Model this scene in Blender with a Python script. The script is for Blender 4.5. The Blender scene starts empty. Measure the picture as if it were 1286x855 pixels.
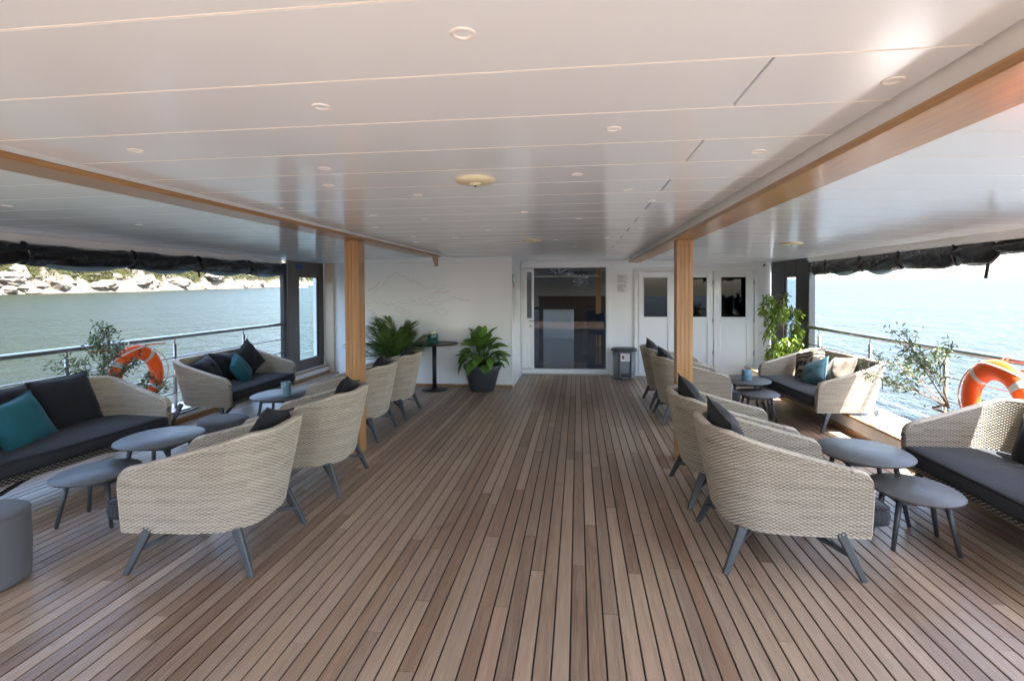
import bpy, bmesh, math, random
import numpy as np
from mathutils import Vector, Matrix
R = math.radians
random.seed(7); rng = np.random.default_rng(11)
S = bpy.context.scene
C = S.collection

# ------------------------------------------------------------------ camera
YAW, PITCH, ROLL = R(7.15), R(1.1), R(.28)
CAM_H = 1.65
fw = Vector((-math.sin(YAW)*math.cos(PITCH), math.cos(YAW)*math.cos(PITCH), -math.sin(PITCH)))
r0 = Vector((math.cos(YAW), math.sin(YAW), 0)); u0 = r0.cross(fw)
rt = r0*math.cos(ROLL) - u0*math.sin(ROLL); up = u0*math.cos(ROLL) + r0*math.sin(ROLL)
cam_d = bpy.data.cameras.new('camera'); cam = bpy.data.objects.new('camera', cam_d); C.objects.link(cam)
cam.matrix_world = Matrix(((rt.x, up.x, -fw.x, 0), (rt.y, up.y, -fw.y, 0), (rt.z, up.z, -fw.z, CAM_H), (0, 0, 0, 1)))
cam_d.sensor_width = 36; cam_d.lens = 660/1286*36; cam_d.shift_y = -52/1286
cam_d.clip_start = .05; cam_d.clip_end = 60000
S.camera = cam

# ------------------------------------------------------------------ sky, sun, exposure
SUN_EL, SUN_AZ = R(65), R(-35)          # azimuth measured from +X (starboard) towards +Y (bow)
sun_dir = Vector((math.cos(SUN_EL)*math.cos(SUN_AZ), math.cos(SUN_EL)*math.sin(SUN_AZ), math.sin(SUN_EL)))
W = bpy.data.worlds.new('World'); S.world = W; W.use_nodes = True
wn = W.node_tree; bg = wn.nodes['Background']
sky = wn.nodes.new('ShaderNodeTexSky'); sky.sky_type = 'NISHITA'; sky.sun_disc = False
sky.sun_elevation = SUN_EL; sky.sun_rotation = math.atan2(sun_dir.x, sun_dir.y)
sky.air_density = 1.0; sky.dust_density = 2.2; sky.ozone_density = 1.0; sky.altitude = 0
wn.links.new(sky.outputs[0], bg.inputs[0]); bg.inputs[1].default_value = .135
sl = bpy.data.lights.new('sun', 'SUN'); so = bpy.data.objects.new('sun', sl); C.objects.link(so)
sl.energy = 4.0; sl.angle = R(.5); sl.color = (1, .975, .945)
so.rotation_euler = sun_dir.to_track_quat('Z', 'Y').to_euler(); so.location = (20, -15, 40)
vs = S.view_settings; vs.view_transform = 'Standard'; vs.look = 'None'; vs.gamma = 1; vs.use_curve_mapping = False
vs.exposure = 3.55
S.cycles.use_denoising = True; S.cycles.denoising_prefilter = 'ACCURATE'; S.cycles.denoising_input_passes = 'RGB_ALBEDO_NORMAL'
S.cycles.max_bounces = 14; S.cycles.diffuse_bounces = 9; S.cycles.glossy_bounces = 5; S.cycles.transmission_bounces = 6
S.cycles.transparent_max_bounces = 16; S.cycles.sample_clamp_indirect = .8; S.cycles.caustics_reflective = True; S.cycles.blur_glossy = 1.0; S.cycles.caustics_refractive = False

# ------------------------------------------------------------------ object helpers
def tag(o, label=None, cat=None, group=None, kind=None):
    if label: o['label'] = label
    if cat: o['category'] = cat
    if group: o['group'] = group
    if kind: o['kind'] = kind
    return o
def link(name, me, m=None, parent=None, loc=None, rz=None):
    o = bpy.data.objects.new(name, me); C.objects.link(o)
    if m is not None and me is not None and not me.materials: me.materials.append(m)
    if parent: o.parent = parent
    if loc is not None: o.location = loc
    if rz is not None: o.rotation_euler = (0, 0, rz)
    return o
def thing(name, label, cat, loc=(0, 0, 0), rz=0, group=None):
    return tag(link(name, None, None, None, loc, rz), label, cat, group)
def kids(o): return [c for c in C.objects if c.parent == o]
def copy_tree(o, parent=None):
    c = o.copy(); C.objects.link(c)
    if parent: c.parent = parent
    for k in list(o.children): copy_tree(k, c)
    return c
def np_mesh(name, V, F, smooth=True):
    me = bpy.data.meshes.new(name)
    V = np.asarray(V, np.float32); F = np.asarray(F, np.int32); n = F.shape[1]
    me.vertices.add(len(V)); me.vertices.foreach_set('co', V.ravel())
    me.loops.add(F.size); me.loops.foreach_set('vertex_index', F.ravel())
    me.polygons.add(len(F)); me.polygons.foreach_set('loop_start', np.arange(0, F.size, n, dtype=np.int32))
    me.polygons.foreach_set('use_smooth', np.full(len(F), smooth))
    me.update(); me.validate()
    return me
def attr(me, name, vals):
    a = me.attributes.new(name, 'FLOAT', 'POINT'); a.data.foreach_set('value', np.asarray(vals, np.float32))

class MB:
    def __init__(s): s.v = []; s.f = []; s.sm = []
    def add(s, V, F, smooth=False):
        b = len(s.v); s.v += [tuple(p) for p in V]; s.f += [tuple(i+b for i in f) for f in F]; s.sm += [smooth]*len(F); return s
    def box(s, x0, x1, y0, y1, z0, z1, ch=0, M=None):
        if ch <= 0:
            V = [(x, y, z) for z in (z0, z1) for x, y in ((x0, y0), (x1, y0), (x1, y1), (x0, y1))]
            F = [(3, 2, 1, 0), (4, 5, 6, 7), (0, 1, 5, 4), (1, 2, 6, 5), (2, 3, 7, 6), (3, 0, 4, 7)]
        else:
            bm = bmesh.new(); bmesh.ops.create_cube(bm, size=1)
            for q in bm.verts: q.co = ((x0+x1)/2+q.co.x*(x1-x0), (y0+y1)/2+q.co.y*(y1-y0), (z0+z1)/2+q.co.z*(z1-z0))
            bmesh.ops.bevel(bm, geom=list(bm.edges), offset=ch, segments=2, profile=.5, affect='EDGES')
            bm.verts.index_update(); V = [q.co[:] for q in bm.verts]; F = [[q.index for q in f.verts] for f in bm.faces]; bm.free()
        if M is not None: V = [(M @ Vector(p))[:] for p in V]
        return s.add(V, F)
    def bar(s, a, b, w, h=None, w2=None, h2=None, up=(0, 0, 1)):
        a, b = Vector(a), Vector(b); h = h or w; w2 = w2 or w; h2 = h2 or h
        d = (b-a).normalized(); u = Vector(up)
        if abs(d.dot(u)) > .98: u = Vector((1, 0, 0))
        x = d.cross(u).normalized(); y = x.cross(d)
        V = []
        for p, ww, hh in ((a, w, h), (b, w2, h2)):
            c = .22
            for sx, sy in ((-1, -1+c), (-1+c, -1), (1-c, -1), (1, -1+c), (1, 1-c), (1-c, 1), (-1+c, 1), (-1, 1-c)):
                V.append((p+x*sx*ww/2+y*sy*hh/2)[:])
        F = [(i, (i+1) % 8, 8+(i+1) % 8, 8+i) for i in range(8)] + [tuple(range(7, -1, -1)), tuple(range(8, 16))]
        return s.add(V, F)
    def tube(s, pts, r, n=10, cap=True, close=False):
        P = [Vector(p) for p in pts]; N = len(P); rr = r if hasattr(r, '__len__') else [r]*N
        V = []; prev = None
        for i, p in enumerate(P):
            if close: t = P[(i+1) % N]-P[i-1]
            else: t = P[min(i+1, N-1)]-P[max(i-1, 0)]
            t = t.normalized() if t.length > 1e-9 else Vector((0, 0, 1))
            if prev is None:
                a = Vector((0, 0, 1)) if abs(t.z) < .9 else Vector((1, 0, 0)); x = t.cross(a).normalized()
            else:
                x = (prev - t*prev.dot(t)).normalized()
            prev = x; y = t.cross(x)
            for k in range(n):
                a = 2*math.pi*k/n; V.append((p+(x*math.cos(a)+y*math.sin(a))*rr[i])[:])
        F = []
        for i in range(N if close else N-1):
            j = (i+1) % N
            for k in range(n): F.append((i*n+k, i*n+(k+1) % n, j*n+(k+1) % n, j*n+k))
        s.add(V, F, True)
        if cap and not close:
            b = len(s.v)-len(V); s.f += [tuple(b+k for k in range(n-1, -1, -1)), tuple(b+(N-1)*n+k for k in range(n))]; s.sm += [False]*2
        return s
    def lathe(s, prof, n=32, c=(0, 0, 0), cap0=True, cap1=True, sx=1, sy=1):
        V = [(c[0]+r*sx*math.cos(2*math.pi*k/n), c[1]+r*sy*math.sin(2*math.pi*k/n), c[2]+z) for r, z in prof for k in range(n)]
        F = [(i*n+k, i*n+(k+1) % n, (i+1)*n+(k+1) % n, (i+1)*n+k) for i in range(len(prof)-1) for k in range(n)]
        s.add(V, F, True); b = len(s.v)-len(V)
        if cap0: s.f.append(tuple(b+k for k in range(n-1, -1, -1))); s.sm.append(False)
        if cap1: s.f.append(tuple(b+(len(prof)-1)*n+k for k in range(n))); s.sm.append(False)
        return s
    def slab(s, outline, rings):
        """rings: (inset, z) from bottom to top; the outline shrinks towards its centre by inset metres"""
        n = len(outline); cx = sum(p[0] for p in outline)/n; cy = sum(p[1] for p in outline)/n
        V = []
        for ins, z in rings:
            for x, y in outline:
                d = math.hypot(x-cx, y-cy) or 1; k = max(0, 1-ins/d); V.append((cx+(x-cx)*k, cy+(y-cy)*k, z))
        F = [(i*n+k, i*n+(k+1) % n, (i+1)*n+(k+1) % n, (i+1)*n+k) for i in range(len(rings)-1) for k in range(n)]
        s.add(V, F, True); b = len(s.v)-len(V)
        s.f += [tuple(b+k for k in range(n-1, -1, -1)), tuple(b+(len(rings)-1)*n+k for k in range(n))]; s.sm += [False, True]
        return s
    def ball(s, c, r, n=10, m=7):
        rx, ry, rz = r if hasattr(r, '__len__') else (r,)*3
        V = [(c[0], c[1], c[2]-rz)]
        for i in range(1, m):
            t = math.pi*i/m
            for k in range(n): V.append((c[0]+rx*math.sin(t)*math.cos(2*math.pi*k/n), c[1]+ry*math.sin(t)*math.sin(2*math.pi*k/n), c[2]-rz*math.cos(t)))
        V.append((c[0], c[1], c[2]+rz)); L = len(V)-1
        F = [(0, 1+(k+1) % n, 1+k) for k in range(n)]
        for i in range(m-2):
            for k in range(n): a = 1+i*n; F.append((a+k, a+(k+1) % n, a+n+(k+1) % n, a+n+k))
        a = 1+(m-2)*n; F += [(a+k, a+(k+1) % n, L) for k in range(n)]
        return s.add(V, F, True)
    def mesh(s, name):
        me = bpy.data.meshes.new(name); me.from_pydata(s.v, [], s.f); me.polygons.foreach_set('use_smooth', s.sm); me.update(); return me
    def build(s, name, m, parent=None, loc=None, rz=None):
        return link(name, s.mesh(name), m, parent, loc, rz)

# ------------------------------------------------------------------ materials
class NT:
    def __init__(s, name):
        s.m = bpy.data.materials.new(name); s.m.use_nodes = True; s.t = s.m.node_tree; s.b = s.t.nodes['Principled BSDF']
    def n(s, typ, **kw):
        x = s.t.nodes.new(typ)
        for k, v in kw.items(): setattr(x, k, v)
        return x
    def l(s, a, b): s.t.links.new(a, b)
    def math(s, op, a, b=None, clamp=False):
        x = s.n('ShaderNodeMath', operation=op, use_clamp=clamp)
        for i, v in enumerate((a, b)):
            if v is None: continue
            if isinstance(v, (int, float)): x.inputs[i].default_value = v
            else: s.l(v, x.inputs[i])
        return x.outputs[0]
    def mix(s, f, a, b, blend='MIX'):
        x = s.n('ShaderNodeMix', data_type='RGBA', blend_type=blend)
        for i, v in ((0, f), (6, a), (7, b)):
            if isinstance(v, (int, float)): x.inputs[i].default_value = v
            elif isinstance(v, tuple): x.inputs[i].default_value = (*v, 1) if len(v) == 3 else v
            else: s.l(v, x.inputs[i])
        return x.outputs[2]
    def noise(s, scale, vec=None, detail=3, rough=.55, out=0, dist=0):
        x = s.n('ShaderNodeTexNoise'); x.inputs['Scale'].default_value = scale; x.inputs['Detail'].default_value = detail
        x.inputs['Roughness'].default_value = rough; x.inputs['Distortion'].default_value = dist
        if vec is not None: s.l(vec, x.inputs['Vector'])
        return x.outputs[out]
    def pos(s, scale=(1, 1, 1), obj=False, off=None):
        src = s.n('ShaderNodeTexCoord').outputs['Object'] if obj else s.n('ShaderNodeNewGeometry').outputs['Position']
        if off is not None:
            a = s.n('ShaderNodeVectorMath', operation='ADD'); s.l(src, a.inputs[0]); s.l(off, a.inputs[1]); src = a.outputs[0]
        x = s.n('ShaderNodeMapping'); x.inputs['Scale'].default_value = scale; s.l(src, x.inputs['Vector']); return x.outputs[0]
    def ramp(s, f, stops):
        x = s.n('ShaderNodeValToRGB'); e = x.color_ramp.elements
        while len(e) < len(stops): e.new(.5)
        for q, (p, c) in zip(e, stops): q.position = p; q.color = (*c, 1) if len(c) == 3 else c
        s.l(f, x.inputs[0]); return x.outputs[0]
    def bump(s, h, strength=.3, dist=.01, normal=None):
        x = s.n('ShaderNodeBump'); x.inputs['Strength'].default_value = strength; x.inputs['Distance'].default_value = dist
        s.l(h, x.inputs['Height'])
        if normal is not None: s.l(normal, x.inputs['Normal'])
        s.l(x.outputs[0], s.b.inputs['Normal']); return x.outputs[0]
    def set(s, **kw):
        for k, v in kw.items():
            i = s.b.inputs[k.replace('_', ' ')]
            if isinstance(v, (int, float)): i.default_value = v
            elif isinstance(v, tuple): i.default_value = (*v, 1) if len(v) == 3 else v
            else: s.l(v, i)
        return s

def plain(name, col, rough=.5, var=.12, scale=6, metal=0, bump=0, bscale=60, rvar=.08, obj=False, spec=.5):
    t = NT(name); p = t.pos(obj=obj)
    n = t.noise(scale, p, 4)
    lo = tuple(c*(1-var) for c in col); hi = tuple(min(1, c*(1+var)) for c in col)
    t.set(Base_Color=t.ramp(n, [(.3, lo), (.7, hi)]), Metallic=metal, Specular_IOR_Level=spec)
    rr = t.math('MULTIPLY_ADD', t.noise(scale*2.3, p, 2), 2*rvar); t.t.nodes[-1].inputs[2].default_value = max(.02, rough-rvar)
    t.set(Roughness=rr)
    if bump: t.bump(t.noise(bscale, p, 3), bump, .004)
    return t.m

def wood_mat(name, dark, light, rough, axis=1, fine=1.0, bump=.15, plank=False, coat=0):
    t = NT(name)
    rnd = t.n('ShaderNodeObjectInfo').outputs['Random']
    at = t.n('ShaderNodeAttribute'); at.attribute_name = 'rnd'
    r = t.math('FRACT', t.math('ADD', rnd, at.outputs['Fac']))
    off = t.n('ShaderNodeCombineXYZ'); t.l(t.math('MULTIPLY', r, 37.0), off.inputs[0]); t.l(t.math('MULTIPLY', r, 91.0), off.inputs[1])
    sc = [38*fine]*3; sc[axis] = 1.6*fine
    p = t.pos(tuple(sc), off=off.outputs[0])
    g = t.noise(1, p, 5, .62, dist=.35)
    sc2 = [230*fine]*3; sc2[axis] = 6*fine
    g2 = t.noise(1, t.pos(tuple(sc2), off=off.outputs[0]), 2, .6)
    patch = t.noise(.8, t.pos((1.5, .5, 1)), 5, .6)
    tone = t.math('ADD', t.math('MULTIPLY', g, .62), t.math('MULTIPLY', r, .42 if plank else .12))
    tone = t.math('ADD', tone, t.math('MULTIPLY', t.math('SUBTRACT', g2, .5), .55))
    if plank: tone = t.math('ADD', tone, t.math('MULTIPLY', t.math('SUBTRACT', patch, .5), .75))
    col = t.ramp(tone, [(.2, dark), (.5, tuple((a+b)/2 for a, b in zip(dark, light))), (.85, light)])
    if plank:
        r2 = t.math('FRACT', t.math('MULTIPLY', r, 7.31))
        grey = t.mix(t.math('MULTIPLY', r2, .5), col, t.mix(.55, col, (.31, .26, .21)))
        red = t.math('GREATER_THAN', t.math('FRACT', t.math('MULTIPLY', r, 23.7)), .8)
        col = t.mix(t.math('MULTIPLY', red, .35), grey, (.26, .145, .09))
        st = t.math('GREATER_THAN', t.noise(1.7, t.pos((1, .6, 1)), 5, .65), .66)
        col = t.mix(t.math('MULTIPLY', st, .28), col, (.05, .035, .027))
    t.set(Base_Color=col, Specular_IOR_Level=.4)
    t.set(Roughness=t.math('ADD', t.math('MULTIPLY', g, .25), rough-.1))
    if coat: t.set(Coat_Weight=coat, Coat_Roughness=.12)
    t.bump(t.math('ADD', g, t.math('MULTIPLY', g2, .6)), bump, .003)
    return t.m

M = {}
M['deck'] = wood_mat('weathered_teak', (.16, .093, .056), (.48, .345, .24), .36, 1, 1, .35, plank=True)
M['caulk'] = plain('black_caulk', (.012, .012, .013), .55)
M['teak'] = wood_mat('varnished_teak', (.34, .165, .058), (.6, .355, .145), .38, 2, .8, .08, coat=.35)
M['teak_y'] = wood_mat('varnished_teak_beam', (.31, .15, .053), (.57, .335, .14), .38, 1, .8, .08, coat=.35)
def gloss_white(name, col=(.8, .785, .76), rough=.2):
    t = NT(name); p = t.pos()
    t.set(Base_Color=t.mix(t.noise(.9, p, 3), tuple(c*.97 for c in col), col), Specular_IOR_Level=.34)
    t.set(Roughness=t.math('MULTIPLY_ADD', t.noise(2.2, p, 3), .12)); t.t.nodes[-1]
    for q in t.t.nodes:
        if q.type == 'MATH' and q.operation == 'MULTIPLY_ADD': q.inputs[2].default_value = rough-.06
    t.bump(t.noise(1.6, p, 1), .06, .004)
    return t.m
M['ceiling'] = gloss_white('lacquered_ceiling', (.8, .865, .92), .17)
M['wall'] = gloss_white('painted_wall', (.87, .895, .91), .16)
M['jamb'] = plain('warm_lit_jamb', (.68, .53, .39), .45, .08)  # warm light on a white column, painted in as its colour
M['cream'] = plain('cream_seam', (.8, .79, .77), .5, .03)
M['white'] = plain('white_paint', (.84, .835, .825), .42, .04)
M['coaming_top'] = plain('darkened_white_coaming', (.62, .6, .57), .5, .06)  # white paint darkened evenly to soften its sunlit reflection in the ceiling
M['frame_white'] = plain('white_door_frame', (.84, .845, .84), .4, .03)
M['steel'] = plain('stainless_steel', (.36, .335, .31), .3, .1, 9, 1)
M['alu'] = plain('dark_aluminium', (.045, .05, .055), .42, .12, 12)
M['table'] = plain('slate_table_top', (.1, .099, .096), .5, .1, 14, bump=.06, bscale=220)
M['vinyl'] = plain('black_vinyl', (.008, .0075, .008), .26, .2, 7, bump=.1, bscale=14)
M['clear'] = plain('bluish_clear_vinyl', (.16, .24, .29), .16, .25, 5, bump=.15, bscale=12)
M['brown_frame'] = plain('dark_brown_frame', (.12, .09, .075), .4, .12, 5)
M['black_post'] = plain('black_post', (.02, .022, .025), .35, .15, 5)
M['orange'] = plain('lifebuoy_orange', (.78, .1, .012), .42, .07, 9, bump=.06, bscale=70)
M['reflect'] = plain('reflective_band', (.48, .5, .5), .35, .06)
M['rope'] = plain('white_rope', (.66, .62, .55), .8, .12, 60, bump=.3, bscale=160)
M['plastic'] = plain('grey_plastic', (.2, .215, .235), .38, .06, 8)
M['plastic_dark'] = plain('dark_grey_plastic', (.05, .052, .058), .42, .08, 8)
M['pot'] = plain('anthracite_pot', (.075, .085, .096), .5, .1, 8)
M['terracotta'] = plain('terracotta_pot', (.24, .1, .055), .75, .12, 9)
M['soil'] = plain('potting_soil', (.03, .02, .014), .95, .4, 40, bump=.6, bscale=90)
M['black_metal'] = plain('black_metal', (.012, .013, .014), .45, .15, 9)
M['candle_blue'] = plain('blue_grey_jar', (.13, .24, .31), .3, .1, 20)
M['candle_teal'] = plain('teal_glass_jar', (.02, .13, .13), .12, .25, 20)
M['wax'] = plain('cream_lid', (.72, .64, .44), .5, .06)
M['dome'] = plain('yellowed_plastic', (.72, .66, .46), .45, .04)
M['green_sign'] = plain('exit_green', (.0, .22, .075), .4, .05)
M['red_sign'] = plain('red_sign', (.5, .06, .03), .4, .05)
M['paper'] = plain('white_paper', (.8, .8, .8), .5, .03)
M['ink'] = plain('grey_ink', (.3, .31, .32), .6, .1)
M['map_ink'] = plain('pale_map_line', (.52, .55, .555), .5, .1)
M['map_pink'] = plain('pink_map_line', (.62, .36, .36), .5, .1)
M['lens'] = plain('black_lens', (.01, .01, .012), .1, .1)
M['blue_tag'] = plain('blue_label', (.02, .07, .2), .4, .1)
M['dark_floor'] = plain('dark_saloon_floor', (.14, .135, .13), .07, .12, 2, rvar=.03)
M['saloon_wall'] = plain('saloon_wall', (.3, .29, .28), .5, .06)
M['counter_white'] = plain('white_counter', (.7, .69, .67), .35, .04)
M['dark_wood'] = plain('dark_wood_top', (.05, .03, .022), .25, .2, 12)
M['navy'] = plain('navy_velvet', (.01, .03, .055), .7, .25, 14)
M['crystal'] = plain('crystal_beads', (.75, .76, .78), .06, .1, metal=1)
M['sail_white'] = plain('boat_white', (.8, .8, .8), .4, .04)
M['boat_red'] = plain('boat_red', (.45, .03, .025), .4, .08)

def fabric(name, col, col2, scale=1, stripes=False, bump=.3):
    t = NT(name); p = t.pos(obj=True)
    n = t.noise(7, p, 4); f = t.noise(420*scale, p, 2)
    c = t.mix(t.math('MULTIPLY', t.math('ADD', n, f), .5), col, col2)
    h = t.math('ADD', f, t.math('MULTIPLY', n, 2.5))
    if stripes:
        w = t.n('ShaderNodeTexWave', wave_type='BANDS', bands_direction='X'); w.inputs['Scale'].default_value = 13; w.inputs['Distortion'].default_value = 1.1
        w.inputs['Detail'].default_value = 2; t.l(p, w.inputs['Vector'])
        c = t.mix(t.math('MULTIPLY', w.outputs['Fac'], .45), c, tuple(q*1.9 for q in col2)); h = t.math('ADD', h, w.outputs['Fac'])
    t.set(Base_Color=c, Roughness=.85, Sheen_Weight=.08, Specular_IOR_Level=.25)
    t.bump(h, bump, .003)
    return t.m
M['seat_fabric'] = fabric('charcoal_canvas', (.012, .0135, .017), (.025, .027, .032), stripes=True)
M['dark_fabric'] = fabric('black_cushion', (.007, .007, .009), (.017, .017, .02))
M['grey_fabric'] = fabric('grey_cushion', (.014, .014, .015), (.035, .035, .036))
M['teal_fabric'] = fabric('teal_velvet', (.006, .055, .075), (.016, .12, .15))
M['pale_teal_fabric'] = fabric('grey_teal_velvet', (.04, .11, .14), (.1, .2, .24))
M['pouf_fabric'] = fabric('grey_pouf_canvas', (.07, .07, .078), (.12, .12, .13), bump=.2)
def leaf_cushion():
    t = NT('leaf_print_cushion'); p = t.pos(obj=True)
    w = t.n('ShaderNodeTexWave', wave_type='RINGS'); w.inputs['Scale'].default_value = 5; w.inputs['Distortion'].default_value = 9; w.inputs['Detail'].default_value = 2; t.l(p, w.inputs['Vector'])
    t.set(Base_Color=t.ramp(w.outputs['Fac'], [(.35, (.02, .017, .014)), (.55, (.2, .165, .12))]), Roughness=.85)
    t.bump(t.noise(60, p, 3), .25, .003); return t.m
M['leaf_fabric'] = leaf_cushion()
M['taupe_fabric'] = fabric('taupe_cushion', (.14, .11, .085), (.24, .2, .155))

def wicker():
    t = NT('synthetic_wicker'); at = t.n('ShaderNodeAttribute'); at.attribute_name = 'tone'
    n = t.noise(90, t.pos(obj=True), 3)
    f = t.math('ADD', t.math('MULTIPLY', at.outputs['Fac'], .75), t.math('MULTIPLY', n, .3))
    t.set(Base_Color=t.ramp(f, [(.08, (.035, .029, .022)), (.3, (.24, .2, .155)), (.55, (.39, .34, .272)), (.95, (.53, .47, .39))]), Roughness=.55, Specular_IOR_Level=.35)  # darkest stop holds the painted shade of the weave gaps
    return t.m
M['wicker'] = wicker()

def glass_mat(name, tint=(.85, .9, .9), rough=.0, refl=1.0):
    t = NT(name); t.t.nodes.remove(t.b)
    tr = t.n('ShaderNodeBsdfTransparent'); tr.inputs[0].default_value = (*tint, 1)
    gl = t.n('ShaderNodeBsdfGlossy'); gl.inputs['Roughness'].default_value = rough; gl.inputs[0].default_value = (.95, .97, 1, 1)
    lw = t.n('ShaderNodeLayerWeight'); lw.inputs[0].default_value = .5
    fr = t.math('MULTIPLY_ADD', t.math('POWER', lw.outputs['Facing'], 5.0), .9); t.t.nodes[-1].inputs[2].default_value = .012
    nz = t.n('ShaderNodeBump'); nz.inputs['Strength'].default_value = .02; t.l(t.noise(1.5, t.pos()), nz.inputs['Height']); t.l(nz.outputs[0], gl.inputs['Normal'])
    mx = t.n('ShaderNodeMixShader'); t.l(t.math('MULTIPLY', fr, refl, True), mx.inputs[0]); t.l(tr.outputs[0], mx.inputs[1]); t.l(gl.outputs[0], mx.inputs[2])
    t.l(mx.outputs[0], t.t.nodes['Material Output'].inputs[0]); return t.m
M['glass'] = glass_mat('window_glass')
M['door_glass'] = glass_mat('tinted_door_glass', (.76, .77, .77), 0, 1.0)
M['mirror_glass'] = glass_mat('dark_cabin_glass', (.25, .28, .3), 0, 1.8)

def leafmat(name, dark, light, rough=.4, trans=.25):
    t = NT(name); p = t.pos(obj=True); at = t.n('ShaderNodeAttribute'); at.attribute_name = 'tone'
    f = t.math('ADD', t.math('MULTIPLY', at.outputs['Fac'], .7), t.math('MULTIPLY', t.noise(25, p, 3), .4))
    c = t.ramp(f, [(.15, dark), (.85, light)])
    t.set(Base_Color=c, Roughness=rough)
    tl = t.n('ShaderNodeBsdfTranslucent'); t.l(t.mix(.5, c, (.12, .16, .02)), tl.inputs[0])
    mx = t.n('ShaderNodeMixShader'); mx.inputs[0].default_value = trans
    t.l(t.b.outputs[0], mx.inputs[1]); t.l(tl.outputs[0], mx.inputs[2]); t.l(mx.outputs[0], t.t.nodes['Material Output'].inputs[0]); return t.m
M['lily_leaf'] = leafmat('glossy_green_leaf', (.045, .11, .018), (.15, .3, .05), .3)
M['palm_leaf'] = leafmat('palm_green', (.055, .12, .03), (.18, .28, .08))
M['ficus_leaf'] = leafmat('ficus_green', (.05, .11, .01), (.22, .3, .03))
M['olive_leaf'] = leafmat('olive_green', (.03, .05, .02), (.12, .16, .08))
M['scrub_leaf'] = leafmat('scrub_green', (.01, .0145, .003), (.05, .05, .012), .7, .1)
M['bark'] = plain('plant_bark', (.14, .095, .06), .85, .3, 30, bump=.4, bscale=60)

def rock_mat():
    t = NT('limestone'); p = t.pos()
    n = t.noise(.13, p, 6, .62); n2 = t.noise(.7, p, 5, .6)
    z = t.n('ShaderNodeSeparateXYZ'); t.l(t.n('ShaderNodeNewGeometry').outputs['Position'], z.inputs[0])
    c = t.ramp(t.math('ADD', t.math('MULTIPLY', n, .6), t.math('MULTIPLY', n2, .4)), [(.3, (.045, .033, .021)), (.46, (.1, .083, .062)), (.64, (.18, .16, .135))])
    t.set(Base_Color=c, Roughness=.9, Specular_IOR_Level=.2)
    t.bump(t.math('ADD', n, n2), .8, .6); return t.m
M['rock'] = rock_mat()
def ground_mat():
    t = NT('scrubby_hillside'); p = t.pos()
    n = t.noise(.05, p, 6, .65); n2 = t.noise(.4, p, 5, .65)
    g = t.mix(n2, (.016, .018, .005), (.042, .038, .013)); rk = t.mix(n2, (.085, .066, .045), (.2, .175, .145))
    at = t.n('ShaderNodeAttribute'); at.attribute_name = 'bare'
    f = t.math('ADD', at.outputs['Fac'], t.math('MULTIPLY', t.math('SUBTRACT', n, .5), 1.6))
    ff = t.n('ShaderNodeMapRange'); t.l(f, ff.inputs[0]); ff.inputs[1].default_value = .35; ff.inputs[2].default_value = .6
    t.set(Base_Color=t.mix(ff.outputs[0], g, rk), Roughness=.95, Specular_IOR_Level=.1)
    t.bump(t.math('ADD', n, t.noise(1.1, p, 5, .7)), 1.0, 1.8); return t.m
M['hill'] = ground_mat()
def water_mat():
    t = NT('sea_water')
    a = t.noise(.8, t.pos((1, .55, 1)), 5, .66, dist=.5); b = t.noise(1.7, t.pos((1, .6, 1)), 3, .6); c = t.noise(.06, t.pos(), 3)
    h = t.math('ADD', t.math('ADD', a, t.math('MULTIPLY', b, .42)), t.math('MULTIPLY', c, 1.5))
    x = t.n('ShaderNodeSeparateXYZ'); t.l(t.n('ShaderNodeNewGeometry').outputs['Position'], x.inputs[0])
    mr = t.n('ShaderNodeMapRange'); t.l(x.outputs[0], mr.inputs[0]); mr.inputs[1].default_value = -30; mr.inputs[2].default_value = 25
    shallow = t.mix(c, (.006, .0085, .0013), (.009, .0125, .0022)); deep = t.mix(c, (.0025, .007, .011), (.004, .011, .016))   # green shallows on the shore side, blue open sea
    t.set(Base_Color=t.mix(mr.outputs[0], shallow, deep), Roughness=t.math('ADD', t.math('MULTIPLY', mr.outputs[0], .03), .32), IOR=1.33, Specular_IOR_Level=t.math('ADD', t.math('MULTIPLY', mr.outputs[0], .25), .15))   # waves too small to model roughen the open sea
    h = t.math('MULTIPLY', h, t.math('MULTIPLY_ADD', mr.outputs[0], -.2)); t.t.nodes[-2].inputs[2].default_value = .15
    for q in t.t.nodes:
        if q.type == 'MATH' and q.operation == 'MULTIPLY_ADD': q.inputs[2].default_value = 1.5   # calm lee water on the shore side
    t.bump(h, 1.0, 1.3); return t.m
M['water'] = water_mat()
# ------------------------------------------------------------------ sea, shore
SEA_Z, SEA_K = -2.4, .0152                    # the ship sits slightly down by the bow, so the sea plane is tilted in ship coordinates
def sea(x, y): return SEA_Z + SEA_K*y
b = MB(); xs = [-9000, -2000, -600, -200, -60, -20, 0, 20, 60, 200, 600, 2000, 9000]; ys = [-9000, -2000, -500, -100, 0, 100, 500, 2000, 9000, 30000]
V = [(x, y, sea(x, y)) for y in ys for x in xs]; n = len(xs)
b.add(V, [(j*n+i, j*n+i+1, (j+1)*n+i+1, (j+1)*n+i) for j in range(len(ys)-1) for i in range(n-1)])
tag(b.build('sea', M['water']), kind='structure')

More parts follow.
